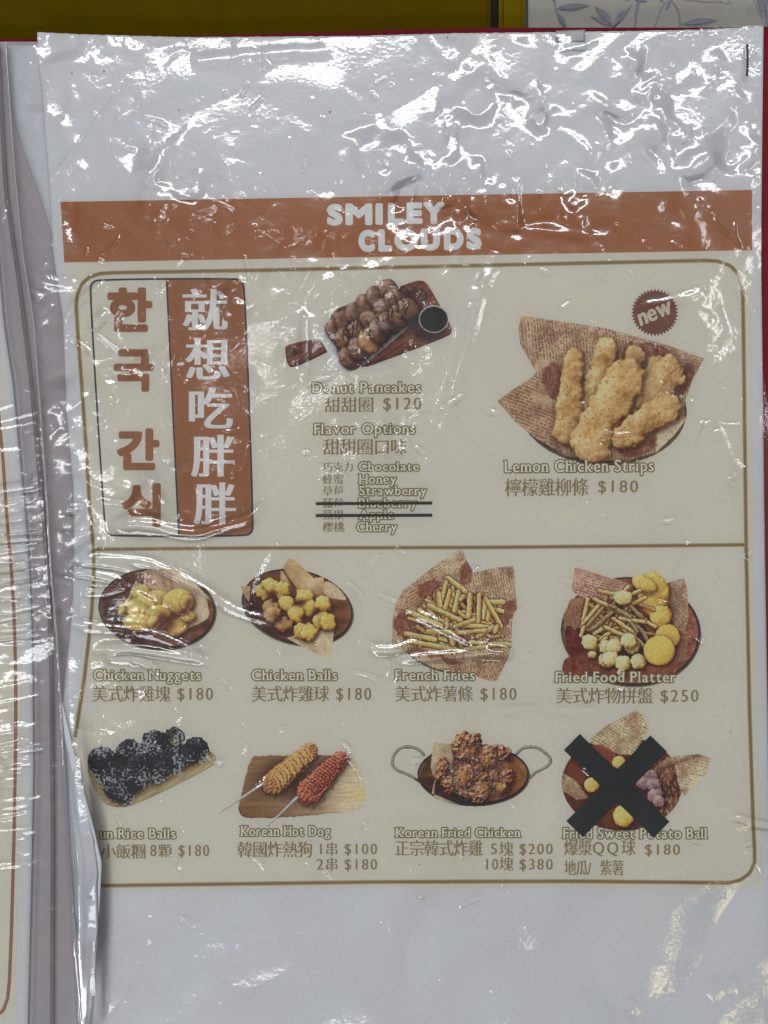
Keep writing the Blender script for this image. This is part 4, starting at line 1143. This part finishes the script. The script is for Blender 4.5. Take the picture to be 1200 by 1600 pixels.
FW = 1.9
def ridge_field(px, py, x0, y0, step, ridges, wk=1.0, facet=False):
    """sum of rounded folds along polylines; sizes in photo pixels (height too)"""
    z = np.zeros(px.shape)
    ny, nx = px.shape
    for pts, wd, hg in ridges:
        wd, hg = wd * wk, hg * wk
        q = resample(chaikin(pts, 2), 5.)
        fac = facet_slopes(q) if facet else None
        pad = wd * 6
        c0 = max(0, int((q[:, 0].min() - pad - x0) / step)); c1 = min(nx, int((q[:, 0].max() + pad - x0) / step) + 1)
        r0 = max(0, int((q[:, 1].min() - pad - y0) / step)); r1 = min(ny, int((q[:, 1].max() + pad - y0) / step) + 1)
        if c1 <= c0 or r1 <= r0: continue
        X, Y = px[r0:r1, c0:c1], py[r0:r1, c0:c1]
        best = np.full(X.shape, 1e9); s_at = np.zeros(X.shape)
        n = len(q)
        for i in range(n - 1):
            ax, ay = q[i]; vx, vy = q[i + 1] - q[i]
            t = np.clip(((X - ax) * vx + (Y - ay) * vy) / (vx * vx + vy * vy + 1e-9), 0, 1)
            d = np.hypot(X - ax - t * vx, Y - ay - t * vy)
            b = d < best
            best = np.where(b, d, best); s_at = np.where(b, (i + t) / (n - 1), s_at)
        taper = np.clip(np.minimum(s_at, 1 - s_at) * 8, 0, 1)
        if fac is None:
            z[r0:r1, c0:c1] += .95 * hg * taper * np.exp(-np.abs(best / wd) ** 1.5)
        else:
            hc = np.interp(s_at, np.linspace(0, 1, n), fac)
            ww = wd * FW
            z[r0:r1, c0:c1] += taper ** .6 * hc * 1.17 / .858 * ww * np.exp(-(best / ww) ** 2)
    return z

def facet_slopes(q):
    """how steep a crease of the film along q has to stand for the lamps to gleam along it"""
    t = np.gradient(q, axis=0); t /= np.maximum(np.hypot(t[:, 0], t[:, 1]), 1e-6)[:, None]
    Pw = np.stack([(q[:, 0] - 600) * U, (800 - q[:, 1]) * U, np.full(len(q), .0035)], -1)
    v = np.array([0, 0, H]) - Pw; v /= np.linalg.norm(v, axis=1)[:, None]
    bests = None
    for loc, ln, rz in LAMPS[:5]:
        if ln < .2: continue
        cand = []
        for k in np.linspace(-.46, .46, 25):
            Lp = loc + ln * k * np.array([math.cos(rz), math.sin(rz), 0])
            l = Lp - Pw; l /= np.linalg.norm(l, axis=1)[:, None]
            n = v + l
            g = np.stack([n[:, 0] / n[:, 2], -n[:, 1] / n[:, 2]], -1)      # lean of the film, photo axes
            cand.append((np.abs((g * t).sum(1)), g[:, 1] * t[:, 0] - g[:, 0] * t[:, 1]))
        res = np.array([c[0] for c in cand]); sl = np.array([c[1] for c in cand])
        j = res.argmin(0); ii = np.arange(len(q))
        rs_, ss_ = res[j, ii], np.abs(sl[j, ii])
        score = np.mean(np.clip(rs_ - .01, 0, .1)) + .06 * np.mean(ss_) + (.05 if np.mean(ss_) < .04 else 0)
        if bests is None or score < bests[0]: bests = (score, ss_)
    f = np.where(bests[1] > .33, .10, np.clip(bests[1], .03, .33))
    k = np.ones(3) / 3.
    return np.convolve(np.pad(f, 1, mode='edge'), k, 'valid')

def crumple(px, py, seed):
    """creased film relief (in pixels of height for unit slope strength)"""
    wx = px + 16 * pnoise(px / 55., py / 55., seed + 20); wy = py + 16 * pnoise(px / 55., py / 55., seed + 30)
    z = 0
    for sc_, a in ((130., .40), (62., .42), (30., .20), (15., .07)):
        n = pnoise(wx / sc_, wy / sc_, seed + int(sc_))
        m = pnoise(wx / (sc_ * .8) + 40, wy / (sc_ * .8), seed + 60 + int(sc_))
        z = z + a * sc_ * (.55 * np.sqrt(n * n + .0016) - .55 * np.sqrt(m * m + .0025) + .35 * n)
    return z

RIDGES = [
    ([(96, 874), (140, 871), (228, 877), (254, 888), (316, 917), (358, 950), (400, 964), (450, 976)], 4.0, 2.2),
    ([(120, 880), (150, 880), (180, 883), (212, 890)], 3.2, 1.6),
    ([(100, 893), (140, 895), (189, 905), (206, 924), (250, 946), (323, 988), (353, 1008)], 4.0, 2.4),
    ([(130, 926), (165, 926), (190, 918), (199, 912)], 3, 1.2),
    ([(110, 972), (140, 979), (230, 986), (280, 1005), (317, 1027)], 4, 2.2),
    ([(110, 985), (170, 988), (222, 997), (180, 1004), (150, 1010)], 3.5, 2.0),
    ([(147, 1017), (190, 1010), (240, 1015), (318, 1028)], 3.2, 1.6),
    ([(215, 1031), (168, 1030), (180, 1017), (210, 1014), (300, 1030), (325, 1033), (334, 1026)], 3, 1.4),
    ([(205, 1031), (225, 1034), (255, 1052)], 3, 1.1),
    ([(100, 1101), (140, 1100), (165, 1118), (185, 1137), (205, 1138), (225, 1125)], 4.5, 2.4),
    ([(116, 1152), (125, 1143), (160, 1148), (208, 1147)], 4, 2.0),
    ([(112, 647), (150, 608), (192, 598), (224, 557)], 3.0, 1.5),
    ([(140, 671), (175, 654), (238, 620), (266, 596), (296, 590)], 3.2, 1.7),
    ([(168, 442), (133, 466), (112, 484), (103, 515), (101, 557), (103, 596)], 3.5, 1.7),
    ([(89, 785), (115, 757), (143, 743)], 3, 1.4),
    ([(172, 487), (150, 505), (143, 540), (143, 585)], 4.5, 2.0),
    ([(171, 823), (224, 816), (301, 837), (350, 820), (392, 809), (420, 785)], 5, 1.9),
    ([(380, 743), (385, 697), (399, 687), (425, 684)], 4, 1.8),
    ([(776, 395), (750, 460), (723, 557), (700, 640), (690, 690)], 6.5, 2.6),
    ([(476, 480), (475, 520), (476, 567), (478, 602)], 3, 1.3),
    ([(636, 952), (690, 975), (750, 1010), (800, 1024)], 5, 2.2),
    ([(620, 1030), (700, 1022), (760, 1020), (800, 1018)], 4, 1.8),
    ([(775, 1117), (800, 1108), (840, 1105)], 3, 2.2), ([(850, 1104), (880, 1112), (930, 1109)], 3, 1),
    ([(1122, 1116), (1140, 1106), (1152, 1108)], 2.5, 1.9),
    ([(1140, 1274), (1200, 1290)], 2.5, 1.2), ([(1140, 1290), (1205, 1288)], 2.5, 1.2), ([(1148, 1402), (1198, 1376)], 3, 1.5),
    ([(985, 88), (1008, 150), (1034, 225), (1062, 310), (1096, 402)], 8, 1.7),
    ([(1030, 180), (1048, 195), (1060, 200)], 4, 1.6),
    ([(870, 205), (900, 222), (920, 246)], 4, 1.8),
    ([(700, 92), (745, 130), (790, 165)], 5, 1.5),
    ([(806, 280), (806, 330), (808, 365)], 3.5, 1.4),
    ([(770, 350), (840, 362), (950, 372)], 3.5, 1.5),
    ([(560, 1000), (600, 1020), (660, 1000)], 4, 1.2),
    ([(400, 935), (408, 905), (424, 878), (440, 850)], 4, 1.5),
    ([(1040, 905), (1052, 880), (1072, 846)], 4, 1.2),
    ([(1000, 480), (1062, 470), (1100, 455)], 4, 1.0),
    ([(1115, 650), (1140, 720), (1165, 740)], 3, 1.0),
    ([(300, 100), (430, 86), (520, 82)], 6, 1.6),
    ([(880, 95), (905, 88), (925, 78), (950, 58)], 4, 1.6),
    ([(60, 470), (44, 432), (100, 448), (130, 445)], 5, 2.4), ([(44, 430), (60, 425), (78, 415)], 3, 1.8),
    ([(66, 632), (80, 655), (84, 672)], 4, 2.2), ([(70, 640), (100, 640), (108, 670)], 4, 1.8),
    ([(80, 720), (84, 695), (98, 680), (112, 672)], 3.5, 1.8), ([(92, 895), (110, 880), (130, 862), (160, 842)], 3.5, 1.8),
    ([(90, 820), (118, 818), (132, 795), (128, 790), (100, 796)], 3, 1.5), ([(95, 940), (115, 935), (118, 960)], 4, 1.8),
    ([(131, 1216), (140, 1240), (150, 1270), (162, 1290)], 4, 2.2), ([(140, 1300), (150, 1312), (160, 1318), (164, 1330)], 3.5, 2.0),
    ([(140, 1400), (150, 1372), (158, 1355)], 3, 1.3), ([(138, 1600), (141, 1540), (146, 1500), (152, 1450)], 3, 1.6),
    ([(1105, 1555), (1120, 1540), (1150, 1530)], 6, 2.0), ([(975, 1600), (982, 1575), (988, 1562)], 6, 2.0),
]
NLONG = len(RIDGES)
rr2 = random.Random(21)
for i in range(230):
    a, b = rr2.uniform(110, 1185), rr2.uniform(70, 1590)
    if b > 1400 and rr2.random() < .85: continue
    th = rr2.uniform(0, 3.14); ln = rr2.choice([4, 5, 6, 8, 10, 14, 22])
    cv_ = rr2.uniform(-.6, .6)
    RIDGES.append(([(a, b), (a + ln * math.cos(th), b + ln * math.sin(th)), (a + ln * (math.cos(th) + math.cos(th + cv_)), b + ln * (math.sin(th) + math.sin(th + cv_)))], rr2.uniform(1.5, 2.6), rr2.uniform(.7, 1.5)))
XF = curve([(1188, 40), (1186, 300), (1190, 580), (1199, 640), (1225, 720), (1240, 1700)])
def blur3(a, n):
    for _ in range(n):
        a = (a + np.roll(a, 1, 0) + np.roll(a, -1, 0)) / 3.; a = (a + np.roll(a, 1, 1) + np.roll(a, -1, 1)) / 3.
    return a

def film_right():
    step = 1.6
    x0, y0 = -2.0, 40.0
    nx, ny = 775, 1038
    px, py = np.meshgrid(x0 + step * np.arange(nx), y0 + step * np.arange(ny))
    amp = (.05 + .95 * gauss(px, py, 930, 200, 300, 150) + .75 * gauss(px, py, 690, 300, 170, 110) + .36 * gauss(px, py, 240, 180, 170, 130)
           + .80 * gauss(px, py, 60, 300, 60, 260) + .45 * gauss(px, py, 470, 470, 150, 70) + .35 * gauss(px, py, 620, 640, 120, 90)
           + .35 * gauss(px, py, 340, 460, 60, 60) + .45 * gauss(px, py, 220, 560, 70, 60) + .50 * gauss(px, py, 240, 790, 90, 60) + .35 * gauss(px, py, 400, 730, 60, 60)
           + .35 * gauss(px, py, 200, 1080, 70, 45) + .75 * gauss(px, py, 90, 800, 40, 320) + .30 * gauss(px, py, 560, 530, 60, 60) + .25 * gauss(px, py, 840, 1110, 130, 30)
           + .30 * gauss(px, py, 1150, 250, 60, 160) + .25 * gauss(px, py, 1100, 480, 150, 70) + .25 * gauss(px, py, 300, 330, 120, 60) + .25 * gauss(px, py, 760, 1010, 60, 40)
           + .08 * gauss(px, py, 1050, 1560, 120, 60))
    amp = np.minimum(amp, 1.0) * (1 - .8 * gauss(px, py, 390, 220, 120, 90)) * (1 - .7 * gauss(px, py, 500, 110, 130, 50)) * np.clip(.34 + 1.8 * pnoise(px / 95., py / 95., 61) + .9 * pnoise(px / 38., py / 38., 62), .07, 1.15)
    amp = amp + (.55 * gauss(px, py, 290, 285, 75, 45) + .75 * gauss(px, py, 680, 345, 110, 60) + .40 * gauss(px, py, 500, 400, 40, 25) + .45 * gauss(px, py, 330, 470, 40, 40)
                 + .45 * gauss(px, py, 560, 530, 45, 40) + .40 * gauss(px, py, 215, 560, 40, 50) + .35 * gauss(px, py, 620, 690, 40, 70) + .45 * gauss(px, py, 225, 790, 75, 35)
                 + .35 * gauss(px, py, 220, 1070, 35, 35) + .30 * gauss(px, py, 770, 1005, 40, 30)) * np.clip(.8 + pnoise(px / 30., py / 30., 63), .2, 1.3)
    cr = crumple(px, py, 50); cr = cr - cr.mean()
    z = 7 * np.tanh(.54 * blur3(amp * cr, 2) / 7) + ridge_field(px, py, x0, y0, step, RIDGES[:NLONG], 1.0, True) + ridge_field(px, py, x0, y0, step, RIDGES[NLONG:])
    z = z + 1.2 * pnoise(px / 150., py / 190., 79)
    # small nicks everywhere
    z = z + .22 * np.clip(pnoise(px / 9., py / 9., 78) - .42, 0, 1) * 9
    base = page_z(np.clip(px, 75, 1200), py)
    flap = np.where((py > 1090), .0046 * np.clip((FR(py) - FL(py)) / 42., 0, 1) * np.exp(-(np.clip(np.abs(px - (FL(py) + FR(py)) / 2) - 12, 0, 999) / 14.) ** 2), 0)
    dip = np.exp(-np.clip(px - S3(py), 0, 999) / 14.)
    zz = base + .0011 + np.maximum(z, -4.2) * U + flap
    zz = zz * (1 - dip * .35)
    keep_v = (px > S3(py) - 3) & (px < XF(py)) & (py > np.where(px < 62, 71, YT(np.clip(px, 62, 1190)) - np.where(px > 1090, 9 * np.abs(pnoise(px / 14., px * 0, 9)) + 2, -2)))
    keep = keep_v[:-1, :-1] & keep_v[1:, :-1] & keep_v[:-1, 1:] & keep_v[1:, 1:]
    co = P(px, py, zz)
    me = mesh_np('clear_pocket', co, grid_quads(ny, nx, keep))
    o = link('clear_pocket', me, fo, [M['film']])
    o['label'] = 'wrinkled clear pocket over the large menu sheet'
    import bmesh
    bm = bmesh.new(); bm.from_mesh(me)
    bmesh.ops.delete(bm, geom=[v for v in bm.verts if not v.link_faces], context='VERTS')
    bm.to_mesh(me); bm.free()
film_right()

def film_left():
    step = 1.2
    x0, y0 = -60.0, 90.0
    nx, ny = 165, 1320
    px, py = np.meshgrid(x0 + step * np.arange(nx), y0 + step * np.arange(ny))
    rd = []
    rs = random.Random(11)
    for i in range(64):
        y = rs.gauss(1030, 200)
        if y < 560 or y > 1420: continue
        l0, l1 = rs.uniform(-70, 10), rs.uniform(35, 78)
        sl = rs.uniform(-.26, -.06)
        rd.append(([(l0, y), ((l0 + l1) / 2, y + sl * (l1 - l0) / 2 + rs.uniform(-3, 3)), (l1, y + sl * (l1 - l0))], rs.uniform(1.8, 4.2), rs.uniform(.6, 1.7)))
    rd += [([(-5, 348), (8, 326), (16, 318)], 3, 1.5), ([(0, 360), (12, 330)], 3, 1.2), ([(-5, 640), (25, 630)], 3, 1.4), ([(48, 680), (62, 684), (72, 678)], 3, 1.6), ([(52, 745), (68, 745), (74, 738)], 3, 1.6)]
    z = ridge_field(px, py, x0, y0, step, rd, .62, True) + .13 * crumple(px, py, 90) * (gauss(px, py, 20, 900, 90, 120) + gauss(px, py, 10, 1250, 90, 200)) + 1.0 * pnoise(px / 90., py / 120., 91)
    zz = .0030 + np.maximum(z + .9 * np.clip(pnoise(px / 60., py / 90., 95) + .35, 0, 1) * pnoise(px / 30. + py / 60., py / 13., 93) * np.exp(-((px - S2(py) - 2) / 16.) ** 2), -4) * U
    keep_v = (px < S3(py) - 5)
    keep = keep_v[:-1, :-1] & keep_v[1:, 1:] & keep_v[1:, :-1] & keep_v[:-1, 1:]
    me = mesh_np('clear_pocket', P(px, py, zz), grid_quads(ny, nx, keep))
    o = link('clear_pocket', me, fo, [M['film']])
    o['label'] = 'clear pocket over the facing sheet, stretched into level streaks'
    import bmesh
    bm = bmesh.new(); bm.from_mesh(me)
    bmesh.ops.delete(bm, geom=[v for v in bm.verts if not v.link_faces], context='VERTS')
    bm.to_mesh(me); bm.free()
film_left()
